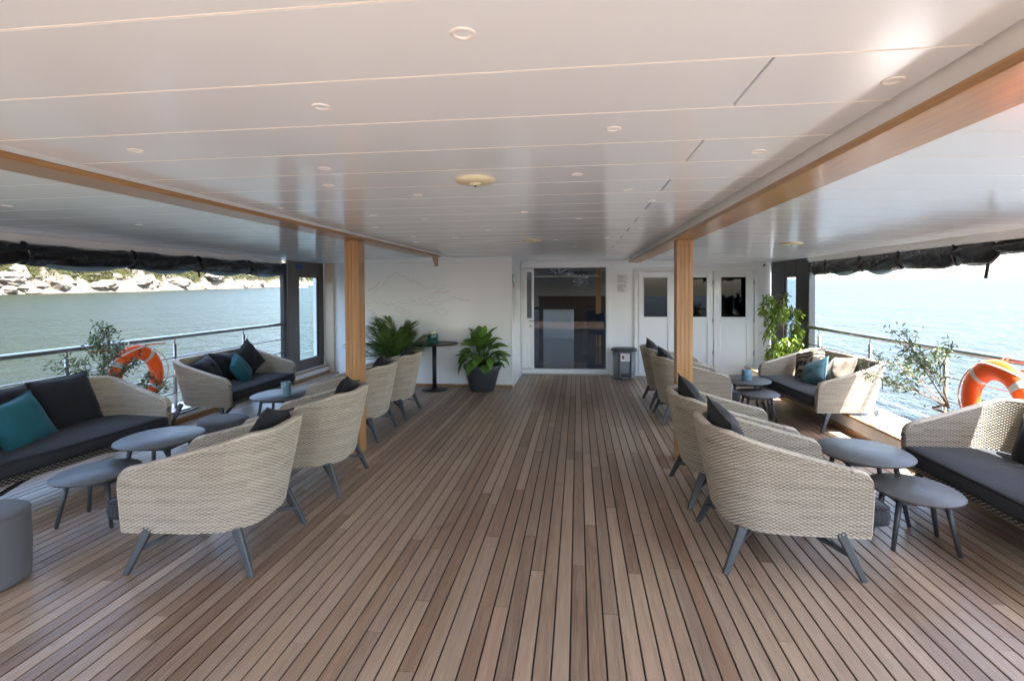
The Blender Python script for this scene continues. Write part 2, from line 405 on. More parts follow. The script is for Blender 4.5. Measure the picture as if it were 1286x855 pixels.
def vnoise(x, y, seed=0):                     # smooth value noise on numpy arrays
    xi = np.floor(x).astype(int); yi = np.floor(y).astype(int); fx = x-xi; fy = y-yi
    fx = fx*fx*(3-2*fx); fy = fy*fy*(3-2*fy)
    def h(i, j):
        v = np.sin(i*127.1+j*311.7+seed*74.7)*43758.5453; return v-np.floor(v)
    return (h(xi, yi)*(1-fx)+h(xi+1, yi)*fx)*(1-fy)+(h(xi, yi+1)*(1-fx)+h(xi+1, yi+1)*fx)*fy
def fbm(x, y, o=4, seed=0):
    r = 0; a = .5
    for k in range(o): r = r+a*vnoise(x*2**k, y*2**k, seed+k); a *= .5
    return r
shore = np.array([(-150, -420), (-165, -250), (-180, -100), (-186, 20), (-192, 100), (-228, 185), (-222, 215), (-229, 275), (-252, 365), (-300, 518), (-416, 830), (-560, 1250), (-640, 1800)], float)
seg = np.r_[0, np.cumsum(np.hypot(*np.diff(shore, axis=0).T))]
NU, NV = 1300, 72
ss = np.r_[np.linspace(0, 430, 150)[:-1], np.linspace(430, 1050, 850)[:-1], np.linspace(1050, seg[-1], 302)]
wx = np.interp(ss, seg, shore[:, 0]); wy = np.interp(ss, seg, shore[:, 1])
tx = np.gradient(wx, ss); ty = np.gradient(wy, ss); k = np.ones(41)/41
tx = np.convolve(np.pad(tx, 20, 'edge'), k, 'valid'); ty = np.convolve(np.pad(ty, 20, 'edge'), k, 'valid')
nx, ny = -ty, tx
jag = (fbm(ss/28, ss*0+3, 5)-.5)*22
def hill_pt(i, d):
    """i: index along the shore, d: metres inland"""
    x = wx[i]+nx[i]*(d-6+jag[i]); y = wy[i]+ny[i]*(d-6+jag[i])
    rocky = np.clip(d/7, 0, 1)**.8*(3.2+3.6*fbm(ss[i]/15, d/9, 4, 5))
    slope = np.clip(d-6, 0, 400)*(1.15+.3*(fbm(ss[i]/90, d/120, 3, 9)-.5))
    slope = 150*(1-np.exp(-slope/150))
    rough = ((fbm(x/9, y/9, 4, 2)-.5)*4.2+np.abs(fbm(x/4.2, y/4.2, 4, 12)-.5)*15*np.clip(1.6-d/22, .25, 1))*np.clip(d/5, 0, 1)
    far = np.interp(ss[i], [0, 900, 1300, 2300], [1, 1, .85, .8])
    z = sea(x, y)-.6+(rocky+slope*far+rough)*1.0
    return x, y, z
dv = np.r_[np.linspace(-2, 22, 34), 22+np.cumsum(np.linspace(1.2, 18, NV-34))]
I, J = np.meshgrid(np.arange(NU), np.arange(NV), indexing='ij')
X, Y, Z = hill_pt(I, dv[J])
quad = lambda a, b_: np.stack([(np.arange(a-1)[:, None]*b_+np.arange(b_-1)[None]).ravel()]*4, 1)+np.array([0, b_, b_+1, 1])
me = np_mesh('hillside', np.stack([X, Y, Z], -1).reshape(-1, 3), quad(NU, NV)[:, ::-1])
D = dv[J]
outcrop = fbm(ss[I]/34, D/26, 4, 21)
bare = np.clip(1.15-D/9.5, 0, 1)+np.clip((outcrop-.5)*5, 0, .8)*np.clip(1-D/90, 0, 1)
attr(me, 'bare', bare.reshape(-1)); tag(link('hillside', me, M['hill']), kind='structure')

# limestone boulders at the waterline: the largest are things of their own, the rest one mass
def rock_verts(r, seed, sub=2):
    bm = bmesh.new(); bmesh.ops.create_icosphere(bm, subdivisions=sub, radius=1)
    q = np.array([v.co[:] for v in bm.verts]); bm.verts.index_update(); F = [[v.index for v in f.verts] for f in bm.faces]; bm.free()
    g = np.random.default_rng(seed)
    for _ in range(9):
        d = g.normal(size=3); d /= np.linalg.norm(d); lim = g.uniform(.55, .9); p = q@d; q = q-np.outer(np.clip(p-lim, 0, None)*.85, d)
    q = q*(1+.3*(g.random(len(q))[:, None]-.5))*np.array(r); return q, F
big = 0
Vs, Fs = [], []
vis = [i for i in range(NU) if wy[i] > 60 and wy[i] < 900]
for kx in range(150):
    i = int(rng.choice(vis)); d = abs(rng.normal(0, 1))*9+1; x, y, z = hill_pt(np.array(i), np.array(d)); s = rng.uniform(.8, 2.7)*(1.25 if d < 8 else .8)
    q, F = rock_verts((s*rng.uniform(.9, 1.7), s*rng.uniform(.9, 1.7), s*rng.uniform(.7, 1.2)), kx)
    a = rng.uniform(0, 6.28); q = q@np.array([[math.cos(a), math.sin(a), 0], [-math.sin(a), math.cos(a), 0], [0, 0, 1]])+np.array([x, y, z-.25*s])
    b0 = sum(len(v) for v in Vs); Vs.append(q); Fs += [[c+b0 for c in f] for f in F]
me = bpy.data.meshes.new('boulders'); me.from_pydata(np.concatenate(Vs).tolist(), [], Fs); me.update()
tag(link('boulders', me, M['rock']), 'pale limestone boulders scattered along the far waterline', None, None, 'stuff')
for kx, (yy, d, r) in enumerate([(186, 5, (5, 6, 3.4)), (193, 9, (4, 5, 4.5)), (213, 13, (6, 5, 7)), (222, 4, (4, 6, 2.6)), (243, 6, (5, 7, 3.2)), (262, 12, (4, 8, 4.5)), (281, 5, (4, 8, 3)), (330, 6, (6, 9, 3.4))]):
    i = int(np.argmin(abs(wy-yy))); x, y, z = hill_pt(np.array(i), np.array(float(d)))
    q, F = rock_verts(r, 900+kx, 3); bb = MB(); bb.add((q).tolist(), F)
    lab = ['low white boulder at the near left end of the far shore', 'rounded white boulder beside the near left end of the far shore', 'tall brownish limestone slab rising through the shore scrub', 'flat white boulder at the water below the tall limestone slab',
           'broad white boulder at the waterline right of the tall slab', 'leaning pale slab above the waterline in the middle of the far shore', 'long low boulder on the far shore left of the sailboat', 'farthest large pale boulder on the shore before the sailboat'][kx]
    tag(bb.build('boulder', M['rock'], None, (float(x), float(y), float(z)), kx*.9), lab, 'boulder', 'large boulders on the far shore')

# scrub on the slope: one mass of leaf clumps
LV, LF, LT = [], [], []
lq = np.array([(-.5, 0, 0), (0, -.22, .05), (.5, 0, 0), (0, .22, .05)])
base = 0
for kx in range(2300):
    i = int(rng.choice(vis)); d = 5.5+rng.gamma(1.3, 10)
    if d > 120: continue
    if fbm(np.array(ss[i]/34), np.array(d/26), 4, 21) > .6 and rng.random() < .8: continue
    x, y, z = hill_pt(np.array(i), np.array(d)); R0 = rng.uniform(.7, 2.3); n = 34
    u = rng.normal(size=(n, 3)); u /= np.linalg.norm(u, axis=1)[:, None]; u[:, 2] = abs(u[:, 2])*.9-.1
    cpos = u*R0*rng.uniform(.55, 1.08, (n, 1))*np.array([1.25, 1.25, .85])
    s = R0*rng.uniform(.35, .75, n)
    tone0 = rng.uniform(.1, .9)
    for p, sc in zip(cpos, s):
        A = rng.normal(size=3); A /= np.linalg.norm(A); B = np.cross(A, rng.normal(size=3)); B /= np.linalg.norm(B); Cc = np.cross(A, B)
        LV.append((lq*sc)@np.stack([A, B, Cc])+p+np.array([x, y, z+.2*R0])); LF.append([base, base+1, base+2, base+3]); base += 4; LT += [tone0+rng.uniform(-.15, .15)]*4
me = np_mesh('scrub', np.concatenate(LV), LF, False); attr(me, 'tone', LT)
tag(link('scrub', me, M['scrub_leaf']), 'yellow green scrub covering the slope above the rocks', None, None, 'stuff')

# a small sailboat far off by the shore
t = thing('sailboat', 'tiny white sailboat with red sail cover off the far shore', 'sailboat', (-205, 372, sea(-205, 372)), R(70))
b = MB(); sec = [(-4.2, .9, .9), (-2, 1.3, .95), (1, 1.3, 1.05), (3.2, .75, 1.2), (4.6, .05, 1.35)]
V = [];
for x, w, h in sec: V += [(x, -w, h), (x, -w*.7, -.2), (x, w*.7, -.2), (x, w, h)]
b.add(V, [(i*4+k, i*4+k+1, i*4+5+k, i*4+4+k) for i in range(4) for k in range(3)]+[(i*4+3, i*4, i*4+4, i*4+7) for i in range(4)]+[(0, 3, 2, 1)])
b.build('hull', M['sail_white'], t)
MB().box(-1.8, 1.6, -.7, .7, .95, 1.5, .12).build('cabin', M['sail_white'], t)
MB().tube([(.8, 0, 1), (.8, 0, 11)], [.09, .05], 6).build('mast', M['steel'], t)
MB().tube([(.7, 0, 2), (-3.2, 0, 2)], [.3, .22], 8).build('sail_cover', M['boat_red'], t)

# ------------------------------------------------------------------ deck
DL, DR, DA, DF = -4.95, 3.05, -7.0, 10.15     # deck edges: port, starboard, aft, forward bulkhead
deck = tag(MB().box(DL-.3, DR+.45, DA, DF, -.25, -.006).build('deck', M['caulk']), kind='structure')
edges = [-.119]
while edges[-1] < DR: edges.append(edges[-1]+.08)
left = [-.119, -.199, -.279, -.358, -.438, -.518, -.621]
while left[-1] > DL: left.append(left[-1]-.08)
cols = sorted(set(edges+left))
pl = []
for a, bb in zip(cols, cols[1:]):
    a = max(a, DL); bb = min(bb, DR)
    if bb-a < .02: continue
    fwd = 8.75 if -4.0 < (a+bb)/2 < -1.1 else DF
    y = DA+rng.uniform(0, 2.4)-2.4
    while y < fwd:
        L = round(rng.uniform(1.5, 3.4)*5)/5
        y0, y1 = max(y, DA), min(y+L, fwd); y += L
        if y1-y0 > .05: pl.append((a, bb, y0, y1))
def plank_boxes(a, b_, y0, y1, dz=0): 
    g, c = .0042, .0018
    x0, x1 = a+g, b_-g; yy0, yy1 = y0+.0015, y1-.0015; z = dz
    V = [(x0, yy0, -.02), (x1, yy0, -.02), (x1, yy1, -.02), (x0, yy1, -.02), (x0, yy0, z-c), (x1, yy0, z-c), (x1, yy1, z-c), (x0, yy1, z-c), (x0+c, yy0+c, z), (x1-c, yy0+c, z), (x1-c, yy1-c, z), (x0+c, yy1-c, z)]
    F = [(8, 9, 10, 11)]+[(4+k, 4+(k+1) % 4, 8+(k+1) % 4, 8+k) for k in range(4)]+[(k, (k+1) % 4, 4+(k+1) % 4, 4+k) for k in range(4)]
    return V, F
def shown(p):                                  # rough size in the picture, for choosing the 300 that show largest
    a, bb, y0, y1 = p; ys_, ye = max(y0, 1.9), y1
    if ye <= ys_: return -1
    xm = (a+bb)/2; ym = (ys_+ye)/2
    if abs(math.atan2(xm, ym)+YAW) > R(46): return -.5/ym
    return (bb-a)*(1/ys_-1/ye)
pl.sort(key=shown, reverse=True)
cache = {}
for a, bb, y0, y1 in pl[:300]:
    w, L = round(bb-a, 4), round(y1-y0, 3)
    if (w, L) not in cache:
        m_ = MB(); m_.add(*plank_boxes(-w/2, w/2, -L/2, L/2)); cache[(w, L)] = m_.mesh('plank'); cache[(w, L)].materials.append(M['deck'])
    link('plank', cache[(w, L)], None, deck, ((a+bb)/2, (y0+y1)/2, rng.uniform(-.0006, .0006)))
V, F, T = [], [], []
for p in pl[300:]:
    v, f = plank_boxes(*p, dz=rng.uniform(-.0006, .0006)); b0 = len(V); V += v; F += [tuple(i+b0 for i in q) for q in f]; T += [rng.random()]*len(v)
me = bpy.data.meshes.new('planks'); me.from_pydata(V, [], F); me.update(); attr(me, 'rnd', T)
tag(link('planks', me, M['deck'], deck), kind='stuff')

# coamings along both sides, with varnished edges
def coaming(name, xi, sgn, h, w, y0, y1):
    o = tag(MB().box(min(xi, xi+sgn*w), max(xi, xi+sgn*w), y0, y1, -.3, h-.012).build(name, M['white']), kind='structure')
    e = xi-sgn*.012
    MB().box(min(e, e+sgn*.05), max(e, e+sgn*.05), y0, y1-.002, h-.011, h+.014, .005).build('wood_edge', M['teak_y'], o)
    MB().box(min(e, e+sgn*.011), max(e, e+sgn*.011), y0, y1-.002, 0, .05).build('wood_skirting', M['teak_y'], o)
    MB().box(min(xi+sgn*.041, xi+sgn*(w+.04)), max(xi+sgn*.041, xi+sgn*(w+.04)), y0, y1-.004, h-.011, h+.006, .004).build('top_plate', M['coaming_top'], o)
    return o
coaming('port_coaming', DL, -1, .14, .34, DA, DF)
coaming('starboard_coaming', DR, 1, .19, .5, DA, DF)
o = tag(MB().box(DL, DR, DA-.4, DA-.002, -.3, .17).build('stern_coaming', M['white']), kind='structure')
tag(MB().box(-3.6, 2.3, DA+.3, DA+.4, -.003, 2.25).build('stern_wall', M['dark_wood']), kind='structure')
# the hull under the deck
tag(MB().box(DL-.42, DR+.62, DA-.5, 26, -4, -.302).build('hull', M['white']), kind='structure')

# ------------------------------------------------------------------ ceiling: lacquered panels with cream seams, three bays
CZ = 2.19
BL0, BL1, BR0, BR1 = -2.315, -2.105, .9, 1.11     # the two beams
CL, CR = -5.12, 3.5
ceil = tag(MB().box(CL-.1, CR+.12, -2.05, DF+.3, CZ+.03, CZ+.3).build('ceiling', M['white']), kind='structure')
PW = .347
pm = {}
def bay_z(x): return CZ if x > BL1-.01 and x < BR0+.01 else (CZ-.02*(BL0-x)/2.95 if x < 0 else CZ-.085*(x-BR1)/2.39)
def panel(x0, x1, y0, y1):
    key = (round(x0, 3), round(x1, 3), round(y1-y0, 3))
    if key not in pm:
        m_ = MB(); g = .003; c = .0025; L = y1-y0
        za, zb = bay_z(x0+.001 if x0 > -3 else x0), bay_z(x1-.001 if x1 < 3 else x1)
        if x0 <= BL0 and x1 <= BL0+.01: za, zb = bay_z(x0), CZ
        if x0 >= BR1-.01: za, zb = CZ, bay_z(x1)
        V = [(x0+g, g, za+.02), (x1-g, g, zb+.02), (x1-g, L-g, zb+.02), (x0+g, L-g, za+.02), (x0+g, g, za+c), (x1-g, g, zb+c), (x1-g, L-g, zb+c), (x0+g, L-g, za+c), (x0+g+c, g+c, za), (x1-g-c, g+c, zb), (x1-g-c, L-g-c, zb), (x0+g+c, L-g-c, za)]
        F = [(11, 10, 9, 8)]+[(8+k, 8+(k+1) % 4, 4+(k+1) % 4, 4+k) for k in range(4)]+[(4+k, 4+(k+1) % 4, (k+1) % 4, k) for k in range(4)]
        m_.add(V, F); pm[key] = m_.mesh('panel'); pm[key].materials.append(M['ceiling'])
    link('panel', pm[key], None, ceil, (0, y0, 0))
ye = [.96+PW*k_ for k_ in range(-8, 27)]
ye[-1] = DF
sb = MB()
for k_, (a, bb) in enumerate(zip(ye, ye[1:])):
    j = {0: .46, 1: -1.0}.get(k_ % 2, .46)
    if k_ % 2 == 1: panel(BL1, .46, a, bb); panel(.46, BR0, a, bb)
    else: panel(BL1, BR0, a, bb)
    if a < 9.9:
        panel(CL, BL0, a, bb); panel(BR1, CR, a, bb)
    # cream sealant in the seam, a hair below the panel faces
    y = bb
    sb.box(BL1, BR0, y-.0022, y+.0022, CZ-.0008, CZ+.01)
    sb.add([(CL, y-.003, bay_z(CL)+.0004), (BL0, y-.003, CZ+.0004), (BL0, y+.003, CZ+.0004), (CL, y+.003, bay_z(CL)+.0004)], [(3, 2, 1, 0)])
    sb.add([(BR1, y-.003, CZ+.0004), (CR, y-.003, bay_z(CR)+.0004), (CR, y+.003, bay_z(CR)+.0004), (BR1, y+.003, CZ+.0004)], [(3, 2, 1, 0)])
tag(sb.build('seam_sealant', M['cream'], ceil), kind='stuff')

# beams: white cladding towards the middle, varnished teak board below
def beam(x0, x1, inner, y0, y1, label, zb=2.108):
    t = thing('ceiling_beam', label, 'ceiling beam', (0, 0, 0))
    s = 1 if inner == x1 else -1
    MB().box(x0+.012, x1-.012, y0, y1-.01, zb+.028, CZ+.028).build('white_cladding', M['white'], t)
    MB().box(x0, x1, y0, y1, zb, zb+.0278, .003).build('teak_board', M['teak_y'], t)
    return t
beam(BL0, BL1, BL1, -2.0, 7.9, 'white and teak ceiling beam over the left wooden post', 2.142)
beam(BR0, BR1, BR0, -2.0, 9.6, 'white and teak ceiling beam over the right wooden post')
b = MB(); b.add([(-2.2, 7.78, 2.141), (-2.12, 7.78, 2.141), (-2.12, 7.86, 2.141), (-2.2, 7.86, 2.141), (-2.16, 7.79, 2.0), (-2.125, 7.79, 2.0), (-2.125, 7.85, 2.0), (-2.16, 7.85, 2.0)], [(0, 1, 2, 3), (7, 6, 5, 4), (0, 4, 5, 1), (1, 5, 6, 2), (2, 6, 7, 3), (3, 7, 4, 0)])
b.build('bracket', M['teak_y'], next(o for o in C.objects if o.name == 'ceiling_beam'))
def post(x0, x1, y0, y1, label, zt=2.107):
    t = thing('wooden_post', label, 'wooden post', ((x0+x1)/2, (y0+y1)/2, 0))
    w, d = (x1-x0)/2, (y1-y0)/2; nb = 4
    for k_ in range(nb):                        # glued staves
        a = -w+2*w*k_/nb; MB().box(a+.0006, a+2*w/nb-.0006, -d, d, 0, zt, .003).build('stave', M['teak'], t)
    MB().box(-w-.008, w+.008, -d-.008, d+.008, -.003, .006).build('base_plate', M['teak'], t)
post(-2.325, -2.175, 5.03, 5.18, 'left varnished teak post behind the second left chair', 2.141)
post(.93, 1.08, 5.14, 5.29, 'right varnished teak post behind the second right chair')

# white edge trims of the ceiling
def edge_trim(x, sgn, z1, z0, y0, y1):
    o = tag(MB().box(min(x, x+sgn*.12), max(x, x+sgn*.12), y0, y1, z0, z1, .006).build('ceiling_edge', M['white']), kind='structure')
edge_trim(CL+.03, -1, bay_z(CL)+.1, 2.095, -2.0, 8.55)
edge_trim(CR-.04, 1, bay_z(CR)+.1, 2.03, -2.0, 8.45)

# ------------------------------------------------------------------ walls
wall = tag(MB().box(.6, 3.62, DF, DF+.12, -.02, 2.32).build('bulkhead', M['wall']), kind='structure')
MB().box(-1.098, .599, DF, DF+.12, 2.14, 2.32).build('upper_panel', M['wall'], wall)
MB().box(-1.095, 3.62, DF-.035, DF-.002, 2.1, 2.165, .012).build('cornice', M['wall'], wall)
block = tag(MB().box(-4.0, -1.1, 8.75, DF+.2, -.02, CZ+.02).build('white_wall', M['wall']), 'glossy white wall engraved with a pale map beside the saloon door', 'wall')
MB().box(-4.0, -1.094, 8.722, 8.7495, 2.1, 2.17, .012).build('cornice', M['wall'], block)
MB().box(-4.0, -1.094, 8.735, 8.7495, -.0, .035, .004).build('skirting', M['teak_y'], block)
MB().box(-1.1, -1.085, 8.752, DF-.04, 0, .03).build('skirting', M['frame_white'], block)
MB().box(-1.112, -1.092, 8.738, 8.76, .036, 2.098, .006).build('corner_trim', M['frame_white'], block)
tag(MB().box(-5.3, -4.002, 10.02, 10.14, -.02, 2.3).build('recess_wall', M['wall']), kind='structure')
b = MB(); b.slab([(-.0, -.04), (.06, -.04), (.06, .04), (0, .04)], [(0, 0), (0, 2.17)])
kn = [( -4.62, 0), (-4.03, 0), (-4.03, 2.15), (-4.16, 2.15), (-4.16, .62), (-4.3, .42), (-4.62, .3)]
b = MB(); V = [(x, 9.72, z) for x, z in kn]+[(x, 9.8, z) for x, z in kn]; n = len(kn)
b.add(V, [tuple(range(n)), tuple(range(2*n-1, n-1, -1))]+[(k_, n+k_, n+(k_+1) % n, (k_+1) % n) for k_ in range(n)][::1])
tag(b.build('white_bracket_fin', M['white']), 'white curved steel fin between the gangway door and the map wall', 'bulkhead fin')

tag(MB().box(-5.02, -4.84, 9.95, 10.015, 0, 2.17, .006).build('door_jamb', M['jamb']), 'warm lit white jamb at the forward edge of the port gangway door', 'door jamb')
# engraved map lines on the white wall (flat print, a millimetre proud)
def polyline(mb, pts, w, y=8.7482):
    for (x0, z0), (x1, z1) in zip(pts, pts[1:]):
        d = math.hypot(x1-x0, z1-z0) or 1; ax, az = -(z1-z0)/d*w/2, (x1-x0)/d*w/2
        mb.add([(x0+ax, y, z0+az), (x0-ax, y, z0-az), (x1-ax, y, z1-az), (x1+ax, y, z1+az)], [(0, 1, 2, 3)])
g = random.Random(5)
def coast(x, z, x2, z2, amp, n=40):
    pts = []; dz = 0
    for k_ in range(n+1):
        f = k_/n; dz = dz*.75+g.uniform(-amp, amp); pts.append((x+(x2-x)*f+g.uniform(-.012, .012), z+(z2-z)*f+dz*math.sin(math.pi*f)))
    return pts
mb = MB()
for c_ in [(-3.55, 1.55, -3.12, 1.95, .03), (-3.12, 1.95, -2.55, 1.66, .035), (-2.55, 1.66, -2.2, 1.7, .03), (-3.62, 1.3, -3.4, 1.15, .03), (-3.4, 1.15, -2.95, .95, .04), (-3.65, 1.4, -3.05, 1.42, .03), (-3.05, 1.42, -2.35, 1.38, .02), (-3.6, 1.05, -3.2, 1.1, .03), (-2.3, 1.45, -1.95, 1.5, .02)]:
    polyline(mb, coast(*c_), .0042)
for k_ in range(9):
    cx, cz, r = g.uniform(-3.55, -2.2), g.uniform(1.05, 1.6), g.uniform(.02, .06)
    polyline(mb, [(cx+r*g.uniform(.6, 1.4)*math.cos(a*.52)*1.8, cz+r*g.uniform(.6, 1.2)*math.sin(a*.52)) for a in range(12)]+[(cx+r*1.5, cz)], .0035)
mb.build('map_lines', M['map_ink'], block)
mb = MB()
for c_ in [(-3.62, 1.62, -3.42, 1.78, .02), (-3.3, .98, -2.95, 1.0, .008), (-3.1, 1.04, -2.8, 1.06, .008), (-2.45, 1.6, -2.15, 1.62, .015), (-3.5, 1.0, -3.35, 1.02, .006), (-2.0, 1.46, -1.8, 1.46, .004)]:
    polyline(mb, coast(*c_, 14), .006, 8.7476)
mb.build('route_lines', M['map_pink'], block)

# ------------------------------------------------------------------ saloon door with dark glass
t = thing('saloon_door', 'white framed glass sliding door into the dark saloon', 'glass door', (0, DF, 0))
b = MB()
b.box(-1.094, -1.074, -.03, .1, 0, 2.13, .004); b.box(.53, .6, -.03, .1, 0, 2.13, .006); b.box(-1.0735, .5295, -.03, .1, 2.05, 2.13, .006); b.box(-1.0735, .5295, -.032, .1, .0, .1, .006)
b.build('frame', M['frame_white'], t)
lf = MB(); lf.box(-1.072, -.985, .0, .05, .11, 2.04, .004); lf.box(-.89, -.85, .0, .05, .11, 2.04, .004); lf.box(-.9849, -.8901, .0, .05, .11, .13, .002); lf.box(-.9849, -.8901, .0, .05, 1.98, 2.04, .002); lf.box(-.9849, -.8901, .001, .049, .94, 1.08, .002)
leaf = lf.build('door_leaf', M['frame_white'], t)
MB().box(-.984, -.891, .02, .03, 1.081, 1.979).build('narrow_pane', M['door_glass'], leaf)
MB().box(-.984, -.891, .015, .035, .131, .939).build('lower_panel', M['frame_white'], leaf)
h = MB(); h.bar((-.93, -.045, 1.03), (-.84, -.045, 1.03), .022); h.tube([(-.93, -.045, 1.03), (-.93, .0, 1.03)], .012, 8); h.ball((-.91, -.008, .93), (.022, .012, .022)); h.build('handle', M['steel'], leaf)
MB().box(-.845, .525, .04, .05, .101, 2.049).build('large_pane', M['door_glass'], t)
st = MB(); st.box(-1.08, .6, -.16, -.034, 0, .022, .005); st.build('threshold', M['steel'], t)

# saloon behind the glass
SY0, SY1 = DF+.2, DF+12.0
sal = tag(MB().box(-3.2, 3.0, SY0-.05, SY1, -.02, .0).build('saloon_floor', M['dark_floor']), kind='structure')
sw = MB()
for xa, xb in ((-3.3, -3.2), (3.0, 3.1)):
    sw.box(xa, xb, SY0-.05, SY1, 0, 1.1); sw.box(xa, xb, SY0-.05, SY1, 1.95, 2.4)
    for ya in (SY0-.05, SY0+2.3, SY0+4.6, SY0+6.9, SY0+9.2, SY1-.4): sw.box(xa+.002, xb-.002, ya, ya+.4, 1.101, 1.949)  # unseen window gaps added in both side walls to brighten the saloon
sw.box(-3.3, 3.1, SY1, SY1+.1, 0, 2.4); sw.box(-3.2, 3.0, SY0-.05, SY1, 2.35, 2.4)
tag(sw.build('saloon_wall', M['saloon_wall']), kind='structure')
t = thing('reception_counter', 'white reception counter with dark top behind the glass door', 'counter', (-.72, DF+7.2, 0))
MB().box(-.42, .58, 0, .5, 0, .98, .01).build('front_panel', M['counter_white'], t); MB().box(-.72, .66, -.08, .6, .981, 1.03, .008).build('counter_top', M['dark_wood'], t)
t = thing('back_bar', 'dark wooden back bar along the saloon rear wall', 'back bar', (0, SY1-.02, 0)); MB().box(-1.6, 2.2, -.5, 0, 0, 1.3, .01).build('cabinet', M['dark_wood'], t); MB().box(-1.65, 2.25, -.55, 0, 1.3005, 1.34, .006).build('cabinet_top', M['dark_wood'], t)
MB().box(.52, .66, DF+5.2, DF+5.35, 0.0, 2.349).build('saloon_post', M['teak'])
tag(C.objects['saloon_post'], 'slim wooden post inside the dark saloon behind the chairs', 'wooden post')
def chandelier(loc, r, drop, label):
    t = thing('chandelier', label, 'chandelier', loc); MB().lathe([(r, 0), (r, .03)], 20).build('ceiling_plate', M['black_metal'], t); mb = MB()
    for k_ in range(90):
        a = g.uniform(0, 6.28); q = r*math.sqrt(g.random()); mb.ball((q*math.cos(a), q*math.sin(a), -g.uniform(.02, drop)), .022, 5, 4)
    tag(mb.build('crystal_bead', M['crystal'], t), kind='stuff')
chandelier((-.4, DF+3.0, 2.26), .3, .26, 'left crystal chandelier under the saloon ceiling above the counter')
chandelier((.1, DF+5.6, 2.1), .25, .36, 'right lower crystal chandelier deeper in the saloon')
MB().tube([(.1, DF+5.6, 2.12), (.1, DF+5.6, 2.352)], .01, 6).build('hanging_rod', M['black_metal'], next(o for o in C.objects if o.name.startswith('chandelier') and o.location.x > 0)).matrix_parent_inverse = Matrix.Translation((-.1, -DF-5.6, -2.1))
def saloon_chair(x, y, rz, label):
    t = thing('saloon_chair', label, 'chair', (x, y, 0), rz, 'navy chairs inside the saloon')
    MB().box(-.24, .24, -.24, .24, .42, .52, .03).build('seat', M['navy'], t); MB().box(-.25, .25, .18, .27, .521, .98, .03).build('backrest', M['navy'], t)
    for sx in (-.2, .2):
        for sy in (-.2, .2): MB().bar((sx, sy, .42), (sx*1.15, sy*1.15, 0), .035, .035, .025, .025).build('leg', M['black_metal'], t)
saloon_chair(.62, DF+4.2, 2.6, 'nearest navy velvet chair behind the saloon glass'); saloon_chair(.38, DF+6.0, -.5, 'navy velvet chair left behind the nearest saloon chair'); saloon_chair(1.0, DF+5.2, .4, 'navy velvet chair right of the saloon wooden post')

# exit sign on the side of the white wall
t = thing('exit_sign', 'green running man exit sign with red strip on wall corner', 'exit sign', (-1.0998, 8.83, 1.8))
MB().box(0, .006, 0, .3, -.06, .09, .001).build('green_plate', M['green_sign'], t); MB().box(0, .006, .02, .2, -.12, -.065, .001).build('red_plate', M['red_sign'], t)
mb = MB(); X_ = .0075
def pic(pts): mb.add([(X_, y, z) for y, z in pts], [tuple(range(len(pts)))])
pic([(.19, -.045), (.28, -.045), (.28, .075), (.19, .075)]); pic([(.08, .05), (.1, .05), (.1, .072), (.08, .072)]); pic([(.075, -.0), (.115, .0), (.105, .045), (.085, .045)]); pic([(.04, -.04), (.06, -.045), (.1, .0), (.08, .005)]); pic([(.12, -.045), (.14, -.04), (.115, .005), (.1, -.005)]); pic([(.05, .01), (.065, .005), (.09, .04), (.08, .045)]); pic([(.11, .04), (.15, .015), (.145, .0), (.105, .028)])
mb.build('pictogram', M['paper'], t)
# notices on the bulkhead
t = thing('notice', 'white laminated notices with rows of grey print beside door', 'notice', (.835, DF-.003, 1.745))
MB().box(-.1, .1, -.003, 0, .01, .165, .001).build('upper_sheet', M['paper'], t); MB().box(-.1, .1, -.003, 0, -.17, -.0, .001).build('lower_sheet', M['paper'], t)
mb = MB()
for r_ in range(13):
    z = .15-r_*.0245
    if abs(z) < .012: continue
    mb.box(-.085, -.085+g.uniform(.09, .165), -.0045, -.0032, z-.004, z+.003)
mb.build('print_lines', M['ink'], t)
# security camera
t = thing('security_camera', 'small white security camera high in the right wall corner', 'camera', (3.36, DF-.002, 2.06))
MB().lathe([(.035, 0), (.035, .02)], 16).build('mount', M['white'], t, (0, -.02, .05)); mb = MB(); mb.ball((0, -.06, .01), .042, 14, 9); mb.build('housing', M['white'], t); mb = MB(); mb.ball((0, -.085, -.003), .024, 12, 8); mb.build('lens', M['lens'], t)

